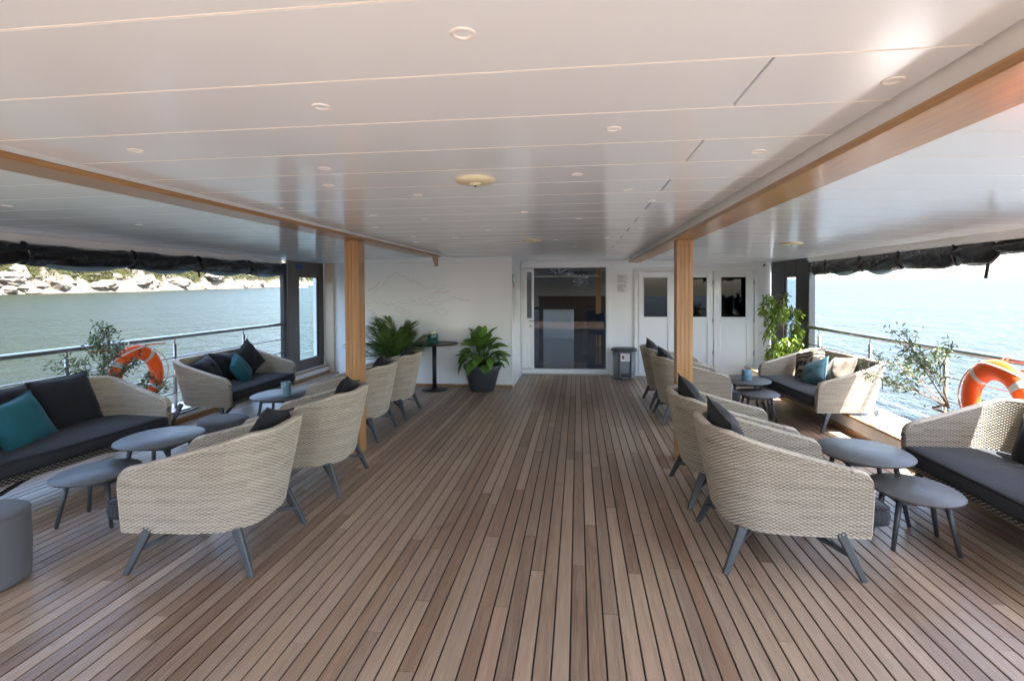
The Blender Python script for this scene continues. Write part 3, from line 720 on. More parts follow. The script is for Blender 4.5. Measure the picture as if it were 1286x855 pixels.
# ------------------------------------------------------------------ three white doors on the right
t = thing('door_frame', 'white frame round the three white folding doors', 'door frame', (0, DF, 0))
b = MB(); b.box(1.05, 1.12, -.05, -.001, 0, 1.96, .006); b.box(3.21, 3.28, -.05, -.001, 0, 1.96, .006); b.box(1.05, 3.28, -.052, -.001, 1.9605, 2.02, .006); b.build('casing', M['frame_white'], t)
MB().box(1.1205, 3.2095, -.05, -.001, 0, .05, .004).build('sill', M['frame_white'], t)
def cabin_door(x0, x1, wx0, wx1, label, pane='mirror_glass'):
    t = thing('cabin_door', label, 'door', (0, DF-.002, 0))
    a, z0, z1 = .035, .055, 1.955
    b = MB(); y0, y1 = -.045, -.003
    b.box(x0, wx0, y0, y1, z0, z1, .004); b.box(wx1, x1, y0, y1, z0, z1, .004); b.box(wx0+.0005, wx1-.0005, y0, y1, 1.86, z1, .004); b.box(wx0+.0005, wx1-.0005, y0, y1, .99, 1.1, .004); b.box(wx0+.0005, wx1-.0005, y0, y1, z0, .2, .004)
    b.build('leaf_frame', M['wall'], t)
    MB().box(wx0+.001, wx1-.001, y0+.016, y1, .2005, .9895).build('lower_panel', M['wall'], t)
    f = MB(); e = .014
    f.box(wx0+.001, wx0+e, y0-.006, y0+.02, 1.101, 1.859, .002); f.box(wx1-e, wx1-.001, y0-.006, y0+.02, 1.101, 1.859, .002); f.box(wx0+e+.0005, wx1-e-.0005, y0-.006, y0+.02, 1.846, 1.859, .002); f.box(wx0+e+.0005, wx1-e-.0005, y0-.006, y0+.02, 1.101, 1.114, .002)
    w_ = f.build('window_frame', M['frame_white'], t); MB().box(wx0+e, wx1-e, y0+.004, y0+.008, 1.114, 1.846).build('pane', M[pane], w_)
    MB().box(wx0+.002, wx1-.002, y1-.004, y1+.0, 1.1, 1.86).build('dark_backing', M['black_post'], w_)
    for z in (.45, 1.05, 1.75):
        MB().tube([(x1+.004, y0-.008, z-.04), (x1+.004, y0-.008, z+.04)], .008, 8).build('hinge', M['steel'], t)
    return t
cabin_door(1.135, 1.79, 1.215, 1.67, 'left white cabin door with window beside the grey bin')
cabin_door(1.81, 2.475, 1.89, 2.38, 'middle white cabin door half hidden by the right post')
cabin_door(2.495, 3.195, 2.61, 3.07, 'right white cabin door with window beside the tall climbing plant')

# ------------------------------------------------------------------ gangway doors and side posts
def gangway(xp, sgn, y0, y1, wy0, wy1, wz0, wz1, zb, zt, label, mat, white_pane=False):
    t = thing('gangway_door', label, 'gangway door', (xp, 0, 0))
    b = MB(); d0, d1 = min(0, sgn*.05), max(0, sgn*.05)
    b.box(d0, d1, y0, wy0, zb, zt, .006); b.box(d0, d1, wy1, y1, zb, zt, .006); b.box(d0, d1, wy0+.0005, wy1-.0005, wz1, zt, .006); b.box(d0, d1, wy0+.0005, wy1-.0005, zb, wz0, .006)
    b.build('frame', mat, t)
    b = MB(); e = .02
    c0, c1 = d0+.012, d1-.012
    b.box(c0, c1, wy0+.001, wy0+e, wz0, wz1, .003); b.box(c0, c1, wy1-e*2.4, wy1-.001, wz0, wz1, .003); b.build('pane_trim', M['black_post'], t)
    MB().box(sgn*.022-.003, sgn*.022+.003, wy0+e, wy1-e*2.4, wz0, wz1).build('pane', M['glass'], t)
    return t
tg = gangway(-5.07, -1, 8.72, 10.0, 9.08, 9.82, .36, 1.88, .155, 2.19, 'dark brown gangway door with tall window on the port side', M['brown_frame'])
MB().box(.001, .004, 8.95, 9.2, 2.03, 2.12).build('blue_label', M['blue_tag'], tg)
gangway(3.5, 1, 8.62, 10.12, 9.02, 9.5, .6, 1.82, .2, 2.135, 'black gangway door with narrow window behind the tall climbing plant', M['black_post'])
tag(MB().box(-5.14, -5.06, 8.56, 8.66, .15, 2.12, .012).build('awning_post', M['black_post']), 'black awning post at the forward end of the port railing', 'post')
tag(MB().box(3.46, 3.56, 8.44, 8.56, .2, 2.06, .012).build('awning_post', M['black_post']), 'black awning post at the forward end of the starboard railing', 'post')

# ------------------------------------------------------------------ railings
def railing(x, zc, ztop, y0, y1, posts, bars, label):
    t = thing('railing', label, 'railing', (0, 0, 0))
    MB().tube([(x, y0, ztop), (x, y1, ztop)], .028, 12).build('handrail', M['steel'], t)
    for y in posts:
        p = MB(); p.tube([(x, y, zc), (x, y, ztop-.09)], .021, 10); p.tube([(x, y, ztop-.092), (x, y, ztop-.01)], .009, 8); p.lathe([(.045, 0), (.04, .012)], 14, (x, y, zc)); p.build('rail_post', M['steel'], t)
    for z in bars: MB().tube([(x, y0, z), (x, y1, z)], .0095, 8).build('rail_bar', M['steel'], t)
    return t
railing(-5.1, .145, 1.06, DA, 8.57, [4.67-1.42*k_ for k_ in range(1, 9)]+[4.67, 6.1, 7.49], (.8, .57, .345), 'steel port side railing in front of the rocky shore')
railing(3.47, .195, 1.055, DA, 8.46, [6.76-1.3*k_ for k_ in range(11)]+[8.1], (.8, .57, .36), 'steel starboard railing in front of the open sea')
t = thing('railing', 'steel stern railing across the aft end of the deck', 'railing', (0, 0, 0))
MB().tube([(-5.1, DA-.2, 1.06), (3.47, DA-.2, 1.06)], .024, 12).build('handrail', M['steel'], t)
for k_ in range(7): MB().tube([(-4.9+1.37*k_, DA-.2, .17), (-4.9+1.37*k_, DA-.2, 1.05)], .02, 10).build('rail_post', M['steel'], t)
for z in (.8, .57, .345): MB().tube([(-5.1, DA-.2, z), (3.47, DA-.2, z)], .0095, 8).build('rail_bar', M['steel'], t)

# ------------------------------------------------------------------ rolled awning curtains
def awning(x, zc, y0, y1, rz, ry, straps, seed, label, z_end=0):
    t = thing('rolled_awning', label, 'rolled awning', (0, 0, 0))
    NU_, NV_ = int((y1-y0)/.035), 40
    u = np.linspace(y0, y1, NU_); a = np.linspace(0, 2*np.pi, NV_, endpoint=False)
    U, A = np.meshgrid(u, a, indexing='ij')
    pinch = np.clip(np.minimum((u-y0)/.12, (y1-u)/.12), .02, 1)**.5; dip = np.zeros_like(u)
    sy = np.array(sorted(straps+[y0, y1]))
    for q in straps: pinch -= .1*np.exp(-((u-q)/.06)**2)
    for p, q in zip(sy, sy[1:]):
        f = np.clip((u-p)/(q-p), 0, 1); dip += np.where((u >= p) & (u < q), np.sin(np.pi*f)*(.004+.02*np.abs(np.sin(seed+3*p))), 0)
    fold = .5*np.sin(A*3+U*7+seed)+.5*np.sin(A*5-U*11+3*fbm(U*2, A*1.3, 3, seed))+1.2*(fbm(U*5, np.sin(A)*2+4, 4, seed)-.5)
    fold = fold+.9*(fbm(U*9+A*2.2, A*3.1-U*3, 3, seed+7)-.5); rr = pinch[:, None]*(1+.1*fold)
    X = x+np.cos(A)*ry*rr; Z = zc-dip[:, None]+np.sin(A)*rz*rr
    f = np.array([(i*NV_+k, i*NV_+(k+1) % NV_, (i+1)*NV_+(k+1) % NV_, (i+1)*NV_+k) for i in range(NU_-1) for k in range(NV_)])
    link('vinyl_roll', np_mesh('vinyl_roll', np.stack([X, U, Z], -1).reshape(-1, 3), f[:, ::-1]), M['vinyl'], t)
    # the bluish clear window of the curtain bulges out under the roll between the straps
    for p, q in zip(sy, sy[1:]):
        if q-p < .5 or math.sin(seed*3+p*5) < -.35: continue
        n_ = 30; uu = np.linspace(p+.12, q-.1, n_); U2, A2 = np.meshgrid(uu, np.linspace(0, 2*np.pi, 18, endpoint=False), indexing='ij')
        e = np.sin(np.pi*(uu-uu[0])/(uu[-1]-uu[0]))**.6; rr2 = (.25+.75*e)[:, None]*(1+.25*(fbm(U2*6, A2, 3, seed+3)-.5))
        dd = np.interp(uu, u, dip)
        X2 = x+np.cos(A2)*ry*.72*rr2-.0; Z2 = zc-dd[:, None]-rz*.62-.035*e[:, None]+np.sin(A2)*rz*.36*rr2
        f2 = np.array([(i*18+k, i*18+(k+1) % 18, (i+1)*18+(k+1) % 18, (i+1)*18+k) for i in range(n_-1) for k in range(18)])
        link('clear_window', np_mesh('clear_window', np.stack([X2, U2, Z2], -1).reshape(-1, 3), f2[:, ::-1]), M['clear'], t)
    for q in straps:
        pts = [(x+ry*1.02*math.cos(k_*math.pi/8)*.92, q+.002*k_, zc+rz*.95*math.sin(k_*math.pi/8)) for k_ in range(16)]
        MB().tube(pts, .016, 6, close=True).build('strap', M['vinyl'], t)
    return t
tl = awning(-5.1, 2.005, -2.0, 8.55, .105, .1, [.8, 2.3, 3.3, 4.25, 5.45, 6.5, 7.6], 2, 'long black rolled awning under the port ceiling edge')
MB().bar((-5.08, 6.52, 1.93), (-5.08, 6.53, 1.83), .03, .008).build('strap_end', M['vinyl'], tl)
ta = awning(3.5, 1.955, 4.86, 8.46, .108, .055, [5.35, 6.2, 7.0, 7.9], 5, 'lumpy black rolled awning tied under the starboard ceiling edge')
MB().bar((3.49, 4.97, 1.9), (3.47, 4.98, 1.72), .035, .01).build('strap_end', M['vinyl'], ta)
awning(3.52, 1.975, -1.25, 5.0, .06, .06, [0, 2, 3.6], 8, 'thinner dark rolled awning aft of the lumpy starboard awning')
# ------------------------------------------------------------------ wicker furniture
def tub_shell(w_b, w_t, xb_b, xb_t, xf, zb, z_arm, z_back, th=.055, r=.27, du=.008, dz=.0055, seed=1, lean=.02):
    """a woven tub: arms and back in one U, open towards +x; every strand is relief in the mesh"""
    def curve(w, xb, rr, N):
        A = xf-(xb+rr); B = 2*(w-rr); arc = math.pi/2*rr
        L = np.array([A, arc, B, arc, A]); cum = np.r_[0, np.cumsum(L)]
        s_ = np.linspace(0, cum[-1], N); P = np.zeros((N, 2)); Nn = np.zeros((N, 2))
        for i, q in enumerate(s_):
            k_ = min(int(np.searchsorted(cum, q, 'right')-1), 4); d = q-cum[k_]
            if k_ == 0: P[i] = (xf-d, -w); Nn[i] = (0, -1)
            elif k_ == 1: t = d/rr; P[i] = (xb+rr-rr*math.sin(t), -w+rr-rr*math.cos(t)); Nn[i] = (-math.sin(t), -math.cos(t))
            elif k_ == 2: P[i] = (xb, -w+rr+d); Nn[i] = (-1, 0)
            elif k_ == 3: t = d/rr; P[i] = (xb+rr-rr*math.cos(t), w-rr+rr*math.sin(t)); Nn[i] = (-math.cos(t), math.sin(t))
            else: P[i] = (xb+rr+d, w); Nn[i] = (0, 1)
        return P, Nn, s_
    Lt = 2*(xf-xb_t-r)+math.pi*r+2*(w_t-r); N = int(Lt/du)
    Pt, Nt, s_ = curve(w_t, xb_t, r, N); Pb, Nb, _ = curve(w_b, xb_b, r*.85, N)
    # top edge: high along the back, sloping down the arms, rounded at the front
    f = np.clip((xf-Pt[:, 0])/(xf-xb_t-.1), 0, 1)
    ztop = z_arm+(z_back-z_arm)*(f**1.15)
    d = np.minimum(s_, s_[-1]-s_); rc = .075; ztop -= np.where(d < rc, rc*(1-np.sqrt(np.clip(1-(1-d/rc)**2, 0, 1))), 0)
    H = z_back-zb
    zbot = zb+.03*np.clip(f-.6, 0, 1)
    PITCH_Z = .0098; nr = 3*int(math.ceil(H/PITCH_Z))
    zo = np.array([PITCH_Z*(j//3)+(0, .17, .83)[j % 3]*PITCH_Z for j in range(nr)])
    uu = s_/.0215
    g_ = np.random.default_rng(seed)
    strand = g_.random(nr); blot = g_.random((N//18+2, nr)); stake = .5+.5*np.cos(2*np.pi*s_/.047)
    def at(z, off):
        k_ = np.clip((z-zb)/H, 0, 1)[:, None]
        P = Pb*(1-k_)+Pt*k_; n_ = Nb*(1-k_)+Nt*k_; n_ = n_/np.linalg.norm(n_, axis=1)[:, None]
        return P+n_*off[:, None] if hasattr(off, '__len__') else P+n_*off
    rows, tone, live = [], [], []
    def weave(j, clampd, sgn):
        q = j//3
        wv = np.sin(np.pi*(uu+q+.5*sgn))
        if j % 3 == 0: dd = -.017+.002*wv
        else: dd = .0062*wv+.001
        return np.where(clampd, 0, dd)*(0 if j < 3 else 1)
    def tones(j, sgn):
        if j % 3 == 0: return np.full(N, .02)            # shade of the gap between two strands, painted into the tone
        wv = np.sin(np.pi*(uu+j//3+.5*sgn))              # pale strand on the rises; darker stake and painted shade in the dips
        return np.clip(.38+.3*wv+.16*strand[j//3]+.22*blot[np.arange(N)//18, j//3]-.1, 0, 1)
    for j in range(nr):
        z = np.minimum(zbot+zo[j], ztop-.014); cl = zbot+zo[j] > ztop-.014
        P = at(z, weave(j, cl, 1)); rows.append(np.c_[P, z]); tone.append(tones(j, 1)); live.append(~cl)
    for off, dz_ in ((.004, -.006), (-.004, .002), (-th*.5, .008), (-th+.004, .002), (-th-.004, -.006)):
        z = ztop+dz_; wob = .0015*np.sin(np.pi*uu*1.5)
        P = at(z, off+wob); rows.append(np.c_[P, z+wob]); tone.append(np.clip(.3+.6*blot[(np.arange(N)+3)//18, 1], 0, 1)); live.append(np.ones(N, bool))
    zin = zb+.05
    for j in range(nr-1, -1, -1):
        zz = zin+zo[j]; z = np.minimum(zz, ztop-.014); cl = zz > ztop-.014
        P = at(z, -th-weave(j, cl, -1)); rows.append(np.c_[P, z]); tone.append(tones(j, -1)); live.append(~cl)
    V = np.stack(rows, 1); T = np.stack(tone, 1); Lv = np.stack(live, 1); nR = V.shape[1]
    F = quad(N, nR)
    lf = Lv.reshape(-1)
    keep = lf[F].any(1); F = F[keep]
    Vv = V.reshape(-1, 3).tolist(); Tt = T.reshape(-1).tolist(); FF = F.tolist()
    # woven ends of the arms
    for end in (0, N-1):
        io = [end*nR+j for j in range(nr)]; ii = [end*nR+nr+5+(nr-1-j) for j in range(nr)]
        b0 = len(Vv); m = 6
        sgn = 1 if end == 0 else -1
        cols_ = []
        for j in range(0, nr):
            po, pi_ = V[end, j], V[end, nr+5+(nr-1-j)]
            for k_ in range(m+1):
                t = k_/m; p = po*(1-t)+pi_*t
                bulge = .016*math.sin(math.pi*t)+(.002*math.sin(math.pi*(k_*.9+j//3)) if j % 3 else -.006)*(1 if 0 < k_ < m else 0)
                Vv.append([p[0]+bulge, p[1], p[2]]); Tt.append(float(T[end, j]))
        for j in range(nr-1):
            if not Lv[end, j]: continue
            for k_ in range(m):
                a = b0+j*(m+1)+k_; q = [a, a+1, a+m+2, a+m+1]; FF.append(q if sgn > 0 else q[::-1])
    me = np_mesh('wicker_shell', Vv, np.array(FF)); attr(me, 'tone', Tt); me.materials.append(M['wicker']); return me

def apron(w, x, z0, z1, seed=3):
    N = int(2*w/.008); nr = int((z1-z0)/.0042); y = np.linspace(-w, w, N); g_ = np.random.default_rng(seed); st = g_.random(nr+1)
    V = np.zeros((N, nr+1, 3)); T = np.zeros((N, nr+1))
    for j in range(nr+1):
        V[:, j, 0] = x+(.007*np.sin(np.pi*(y/.0215+j//3)) if j % 3 else -.016); V[:, j, 1] = y; V[:, j, 2] = z0+j*.0042; T[:, j] = .4+.25*np.sin(np.pi*(y/.0215+j//3))+.2*st[j//3] if j % 3 else .02  # gap shade painted into the tone here as well
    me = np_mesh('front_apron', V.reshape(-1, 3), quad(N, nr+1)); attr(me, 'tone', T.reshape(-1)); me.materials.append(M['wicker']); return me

def round_rect(x0, x1, y0, y1, rf, rb, n=7):
    P = []
    for cx, cy, r, a0 in ((x1-rf, y0+rf, rf, -90), (x1-rf, y1-rf, rf, 0), (x0+rb, y1-rb, rb, 90), (x0+rb, y0+rb, rb, 180)):
        for k_ in range(n+1): a = R(a0+90*k_/n); P.append((cx+r*math.cos(a), cy+r*math.sin(a)))
    out = []
    for p, q in zip(P, P[1:]+P[:1]):
        L = math.dist(p, q); m = max(1, int(L/.06))
        out += [(p[0]+(q[0]-p[0])*k_/m, p[1]+(q[1]-p[1])*k_/m) for k_ in range(m)]
    return out
def cushion_mesh(name, x0, x1, y0, y1, z0, z1, rb):
    m_ = MB()
    m_.slab(round_rect(x0, x1, y0, y1, .05, rb), [(.03, z0), (.008, z0+.012), (.0, z0+.03), (-.006, (z0+z1)/2), (0, z1-.03), (.006, z1-.016), (.004, z1-.012), (.012, z1-.004), (.03, z1+.003), (.1, z1+.012), (.2, z1+.018), (.34, z1+.02)])
    me = m_.mesh(name); me.materials.append(M['seat_fabric']); return me
def seat_cushion(t, x0, x1, y0, y1, z0, z1, rb):
    c = link('seat_cushion', cushion_mesh('seat_cushion', x0, x1, y0, y1, z0, z1, rb), None, t)
    for z in (z1-.008, z0+.02):
        m_ = MB(); m_.tube([(x, y, z) for x, y in round_rect(x0+.003, x1-.003, y0+.003, y1-.003, .05, rb)], .0055, 6, close=True); m_.build('piping', M['dark_fabric'], c)
def legs_and_braces(hx, hy, zt, zb=0):
    """splayed tapered legs with crossing stretchers: list of (name, mesh)"""
    out = []
    for sx in (-1, 1):
        for sy in (-1, 1):
            m_ = MB(); m_.bar((sx*(hx-.11), sy*(hy-.045), zt+.03), (sx*hx, sy*hy, 0), .052, .032, .03, .024, (0, 1, 0)); me = m_.mesh('leg'); me.materials.append(M['alu']); out.append(('leg', me))
    m_ = MB()
    k_ = .42
    for sx in (-1, 1):
        for sy in (-1, 1):
            m_.bar((sx*(hx-.045), sy*(hy-.02), zt*.55), (sx*.06, 0, zt-.012), .03, .022)
    m_.bar((-.065, 0, zt-.012), (.065, 0, zt-.012), .05, .024)
    me = m_.mesh('stretcher'); me.materials.append(M['alu']); out.append(('stretcher', me))
    return out
def pan_mesh(x0, x1, w, z0, z1):
    m_ = MB(); m_.slab(round_rect(x0, x1, -w, w, .03, .2), [(0.02, z0), (0, z0+.01), (0, z1)]); me = m_.mesh('seat_pan'); me.materials.append(M['black_post']); return me
def make_seat(name, label, cat, group, half_w, chair):
    t = thing(name, label, cat, (0, 0, 0), 0, group)
    if chair:
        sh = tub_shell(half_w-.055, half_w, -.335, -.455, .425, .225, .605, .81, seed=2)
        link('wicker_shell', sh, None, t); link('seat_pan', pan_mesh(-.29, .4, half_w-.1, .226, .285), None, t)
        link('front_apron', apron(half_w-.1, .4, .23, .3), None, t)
        seat_cushion(t, -.3, .55, -half_w+.068, half_w-.068, .286, .4, .2)
        for n_, me in legs_and_braces(.375, half_w-.02, .225): link(n_, me, None, t)
    else:
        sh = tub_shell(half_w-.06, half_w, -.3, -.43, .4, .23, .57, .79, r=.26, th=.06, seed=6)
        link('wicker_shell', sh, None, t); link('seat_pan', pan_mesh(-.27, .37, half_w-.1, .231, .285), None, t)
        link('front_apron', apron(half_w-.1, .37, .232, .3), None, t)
        seat_cushion(t, -.26, .42, -half_w+.07, half_w-.07, .288, .41, .18)
        for n_, me in legs_and_braces(.36, half_w-.04, .23): link(n_, me, None, t)
    return t
def place(proto, used, loc, rz, label, group=None):
    o = proto if not used else copy_tree(proto)
    o.location = (loc[0], loc[1], 0); o.rotation_euler = (0, 0, rz); o['label'] = label
    if group: o['group'] = group
    return o
CG = 'woven tub armchairs with their backs to the aisle'
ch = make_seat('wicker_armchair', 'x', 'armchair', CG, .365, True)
chairs = []
for k_, (x, y, a, lab) in enumerate([
    (-2.27, 3.10, 184.5, 'nearest left wicker armchair, in front of the round slate tables'),
    (-2.28, 4.25, 185, 'second left wicker armchair, just before the left wooden post'),
    (-2.53, 5.73, 183, 'third left wicker armchair, half hidden by the left wooden post'),
    (-2.53, 6.69, 183, 'farthest left wicker armchair, beside the palm and cafe table'),
    (1.215, 3.48, 0, 'nearest right wicker armchair with dark cushion and seat edge showing'),
    (1.19, 4.39, 1.5, 'second right wicker armchair, just before the right wooden post'),
    (1.37, 6.80, 1, 'third right wicker armchair, just beyond the right wooden post'),
    (1.35, 7.72, 1, 'farthest right wicker armchair, in front of the left cabin door')]):
    chairs.append(place(ch, k_, (x, y), R(a), lab))
SG = 'wicker sofas along the railings'
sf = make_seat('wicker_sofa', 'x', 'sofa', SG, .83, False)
for k_, (x, y, a, lab) in enumerate([
    (-4.47, 3.98, -4, 'near left wicker sofa with black cushions and a large teal pillow'),
    (-4.6, 6.62, 1.5, 'far left wicker sofa beyond the left lifebuoy'),
    (3.02, 7.10, 184.5, 'far right wicker sofa beyond the right olive tree'),
    (2.94, 3.7, 180, 'near right wicker sofa with sunlit seat beside the right lifebuoy')]):
    place(sf, k_, (x, y), R(a), lab)

# cushions: rest on the furniture, so things of their own
def pillow_mesh(name, w, h, t, seed, mat, n=22):
    u = np.linspace(-1, 1, n); U, Vv = np.meshgrid(u, u, indexing='ij')
    edge = np.clip((1-np.abs(U)**2.6)*(1-np.abs(Vv)**2.6), 0, 1)**.5
    wr = fbm(U*2.2+seed, Vv*2.2, 4, seed)-.5; fold = np.sin((U*math.cos(seed)+Vv*math.sin(seed))*7+4*wr)*.5
    pin = 1-.09*(1-Vv**2)*np.abs(U)**3; pin2 = 1-.09*(1-U**2)*np.abs(Vv)**3
    X_ = U*w/2*pin; Y_ = Vv*h/2*pin2
    out = []
    for s_ in (1, -1):
        Zz = s_*edge*t/2*(1+.35*wr)+edge*t*.06*fold
        out.append(np.stack([X_, Y_, Zz], -1).reshape(-1, 3))
    F = quad(n, n); Vall = np.concatenate(out); me = np_mesh(name, Vall, np.concatenate([F, F[:, ::-1]+n*n])); me.materials.append(M[mat]); return me
def pillow(loc, heading, tilt, spin, w, h, t, mat, label, seed, group):
    """the pillow's face looks along heading (degrees, 0 = +x), leans back by tilt, spun in its own plane"""
    me = pillow_mesh('cushion', w, h, t, seed, mat)
    o = link('cushion', me); Rm = Matrix.Rotation(R(heading), 4, 'Z') @ Matrix.Rotation(R(90-tilt), 4, 'Y') @ Matrix.Rotation(R(90+spin), 4, 'Z')
    o.matrix_world = Matrix.Translation(loc) @ Rm
    n = 22; e = [i*n for i in range(n)]+[(n-1)*n+j for j in range(1, n)]+[i*n+n-1 for i in range(n-2, -1, -1)]+[j for j in range(n-2, 0, -1)]
    m_ = MB(); m_.tube([me.vertices[i].co[:] for i in e], .0055, 6, close=True); m_.build('piping', M[mat], o)
    return tag(o, label, 'cushion', group)
KG = 'loose cushions on the wicker seats'
def on(chair, lx, ly, lz):
    c, s_ = math.cos(chair.rotation_euler.z), math.sin(chair.rotation_euler.z)
    return (chair.location.x+c*lx-s_*ly, chair.location.y+s_*lx+c*ly, lz)
names = ['dark cushion on the nearest left armchair', 'dark cushion on the second left armchair before the post', 'dark cushion on the third left armchair behind the post', 'dark cushion on the farthest left armchair by the palm',
         'dark cushion on the nearest right armchair', 'dark cushion on the second right armchair before the post', 'dark cushion on the third right armchair beyond the post', 'dark cushion on the farthest right armchair by the cabin door']
for k_, c in enumerate(chairs):
    left_side = k_ < 4
    pillow(on(c, -.235, (-.1 if left_side else .07)+.02*math.sin(k_*5), .665), math.degrees(c.rotation_euler.z), 22, 14+7*math.sin(k_*3), .46, .44, .17, 'grey_fabric' if not left_side else 'dark_fabric', names[k_], k_+1, KG)
# near left sofa
pillow((-4.68, 4.28, .63), -2, 20, 3, .56, .5, .2, 'dark_fabric', 'large black back cushion nearest the arm of the near left sofa', 21, KG)
pillow((-4.7, 3.7, .62), -4, 20, -3, .56, .5, .2, 'dark_fabric', 'large black back cushion behind the teal pillow on the near left sofa', 22, KG)
pillow((-4.43, 3.66, .6), 4, 24, 12, .46, .4, .16, 'teal_fabric', 'large teal velvet pillow on the near left sofa', 23, KG)
pillow((-4.66, 3.3, .62), -6, 20, 4, .5, .46, .2, 'dark_fabric', 'black back cushion at the aft end of the near left sofa', 24, KG)
# far left sofa
pillow((-4.78, 6.28, .58), 12, 30, 10, .5, .42, .2, 'dark_fabric', 'slumped black cushion in the aft corner of the far left sofa', 25, KG)
pillow((-4.80, 6.68, .6), 2, 28, -6, .5, .42, .2, 'dark_fabric', 'middle black cushion leaning on the far left sofa back', 26, KG)
pillow((-4.74, 7.06, .65), -10, 18, 32, .46, .44, .18, 'dark_fabric', 'upright black cushion standing on its corner on the far left sofa', 27, KG)
pillow((-4.55, 6.62, .57), 14, 30, 24, .42, .38, .15, 'teal_fabric', 'small teal pillow in front of black cushions on the far left sofa', 28, KG)
# far right sofa
pillow((3.1, 7.52, .6), 200, 24, 20, .46, .44, .17, 'leaf_fabric', 'dark leaf print cushion by the far arm of the far right sofa', 31, KG)
pillow((3.22, 6.98, .6), 176, 28, 8, .56, .4, .18, 'taupe_fabric', 'long taupe cushion along the back of the far right sofa', 32, KG)
pillow((3.0, 7.14, .56), 190, 30, 28, .4, .36, .14, 'pale_teal_fabric', 'grey teal velvet pillow on the far right sofa', 33, KG)
# near right sofa
pillow((3.15, 3.96, .6), 178, 22, 12, .46, .44, .18, 'dark_fabric', 'black cushion by the arm of the near right sunlit sofa', 34, KG)
pillow((3.15, 3.4, .6), 182, 22, -6, .48, .44, .18, 'dark_fabric', 'black cushion at the aft end of the near right sunlit sofa', 35, KG)

# ------------------------------------------------------------------ tables
def pebble(a, b_, n=48):
    return [(a*math.copysign(abs(math.cos(t))**.92, math.cos(t)), b_*math.copysign(abs(math.sin(t))**.92, math.sin(t))) for t in (2*math.pi*k_/n for k_ in range(n))]
def coffee_table(a, b_, h, angs, label, loc, rz, group):
    t = thing('coffee_table', label, 'coffee table', loc, rz, group)
    m_ = MB(); m_.slab(pebble(a, b_), [(.03, h-.022), (.008, h-.018), (0, h-.008), (0, h-.004), (.004, h)]); m_.build('table_top', M['table'], t)
    for q in angs:
        q = R(q); c, s_ = math.cos(q), math.sin(q)
        MB().tube([(c*a*.62, s_*b_*.62, h-.02), (c*a*.9, s_*b_*.9, 0.0)], [.019, .0125], 12).build('leg', M['alu'], t)
    m_ = MB()
    P = [(math.cos(R(q))*a*.68, math.sin(R(q))*b_*.68, h-.06) for q in angs]
    for p, q in zip(P, P[1:]+P[:1]): m_.bar(p, q, .018, .022)
    m_.build('brace', M['alu'], t); return t
TG = 'oval slate coffee tables in pairs'
coffee_table(.3, .345, .45, (40, 140, 220, 320), 'taller oval slate table before the near right sofa', (2.08, 4.13, 0), R(-6), TG)
coffee_table(.245, .285, .355, (30, 150, 215, 325), 'lower oval slate table nearest the camera on the right', (2.15, 3.66, 0), R(-6), TG)
coffee_table(.3, .345, .45, (40, 140, 220, 320), 'taller oval slate table before the near left sofa', (-3.41, 3.91, 0), R(8), TG)
coffee_table(.245, .285, .355, (35, 145, 210, 330), 'lower oval slate table nearest the camera on the left', (-3.44, 3.36, 0), R(8), TG)
coffee_table(.31, .36, .45, (40, 140, 220, 320), 'taller oval slate table with blue grey jar before the far right sofa', (2.17, 7.2, 0), R(-4), TG)
coffee_table(.245, .3, .355, (30, 150, 215, 325), 'lower oval slate table before the far right sofa', (2.2, 6.8, 0), R(-4), TG)
coffee_table(.3, .36, .45, (40, 140, 220, 320), 'oval slate table with blue candle jar before the far left sofa', (-3.42, 5.68, 0), R(6), TG)
def pouf(r, h, label, loc):
    m_ = MB(); m_.lathe([(r-.02, .006), (r-.003, .012), (r, .04), (r+.004, h*.5), (r, h-.03), (r-.004, h-.018), (r-.001, h-.012), (r-.012, h-.002), (r-.03, h+.004), (r*.6, h+.011), (r*.2, h+.013), (.01, h+.013)], 56)
    t = thing('pouf', label, 'pouf', loc, 0, 'round grey poufs'); m_.build('cover', M['pouf_fabric'], t)
    MB().tube([((r-.002)*math.cos(a), (r-.002)*math.sin(a), h-.014) for a in (2*math.pi*k_/56 for k_ in range(56))], .005, 6, close=True).build('piping', M['pouf_fabric'], t)
    MB().lathe([(r-.03, 0), (r-.03, .01)], 40).build('base', M['black_post'], t)
pouf(.245, .4, 'round grey fabric pouf in the near left corner', (-3.37, 2.52, 0))
pouf(.225, .4, 'round grey fabric pouf between the left tables and far left sofa', (-3.44, 4.72, 0))
def jar(name, label, loc, r, h, mat, lid=None, band=None):
    t = thing(name, label, 'candle jar', loc)
    m_ = MB(); m_.lathe([(r*.9, 0), (r, .008), (r, h-.006), (r-.003, h), (r-.008, h-.002), (r-.01, h*.35), (.004, h*.33)], 32); m_.build('jar', M[mat], t)
    if lid:
        m_ = MB(); m_.lathe([(r*.84, h-.01), (r*.84, h+.03), (r*.78, h+.036), (.01, h+.037)], 28); m_.build('lid', M[lid], t)
    else:
        m_ = MB(); m_.lathe([(r-.011, h*.36), (.004, h*.37)], 24); m_.build('candle', M['wax'], t)
    if band:
        m_ = MB()
        for k_ in range(5): m_.box(-.006, .006, -r-.0015, -r+.001, h*(.2+.13*k_), h*(.27+.13*k_))
        m_.build('print_marks', M['wax'], t, None, band)
    return t
jar('candle_jar', 'blue printed candle jar on the oval table before the far left sofa', (-3.28, 5.56, .45), .052, .165, 'candle_blue', None, R(-20))
jar('candle_jar', 'plain blue grey jar on the taller oval table before the far right sofa', (2.17, 7.12, .45), .062, .14, 'candle_blue')

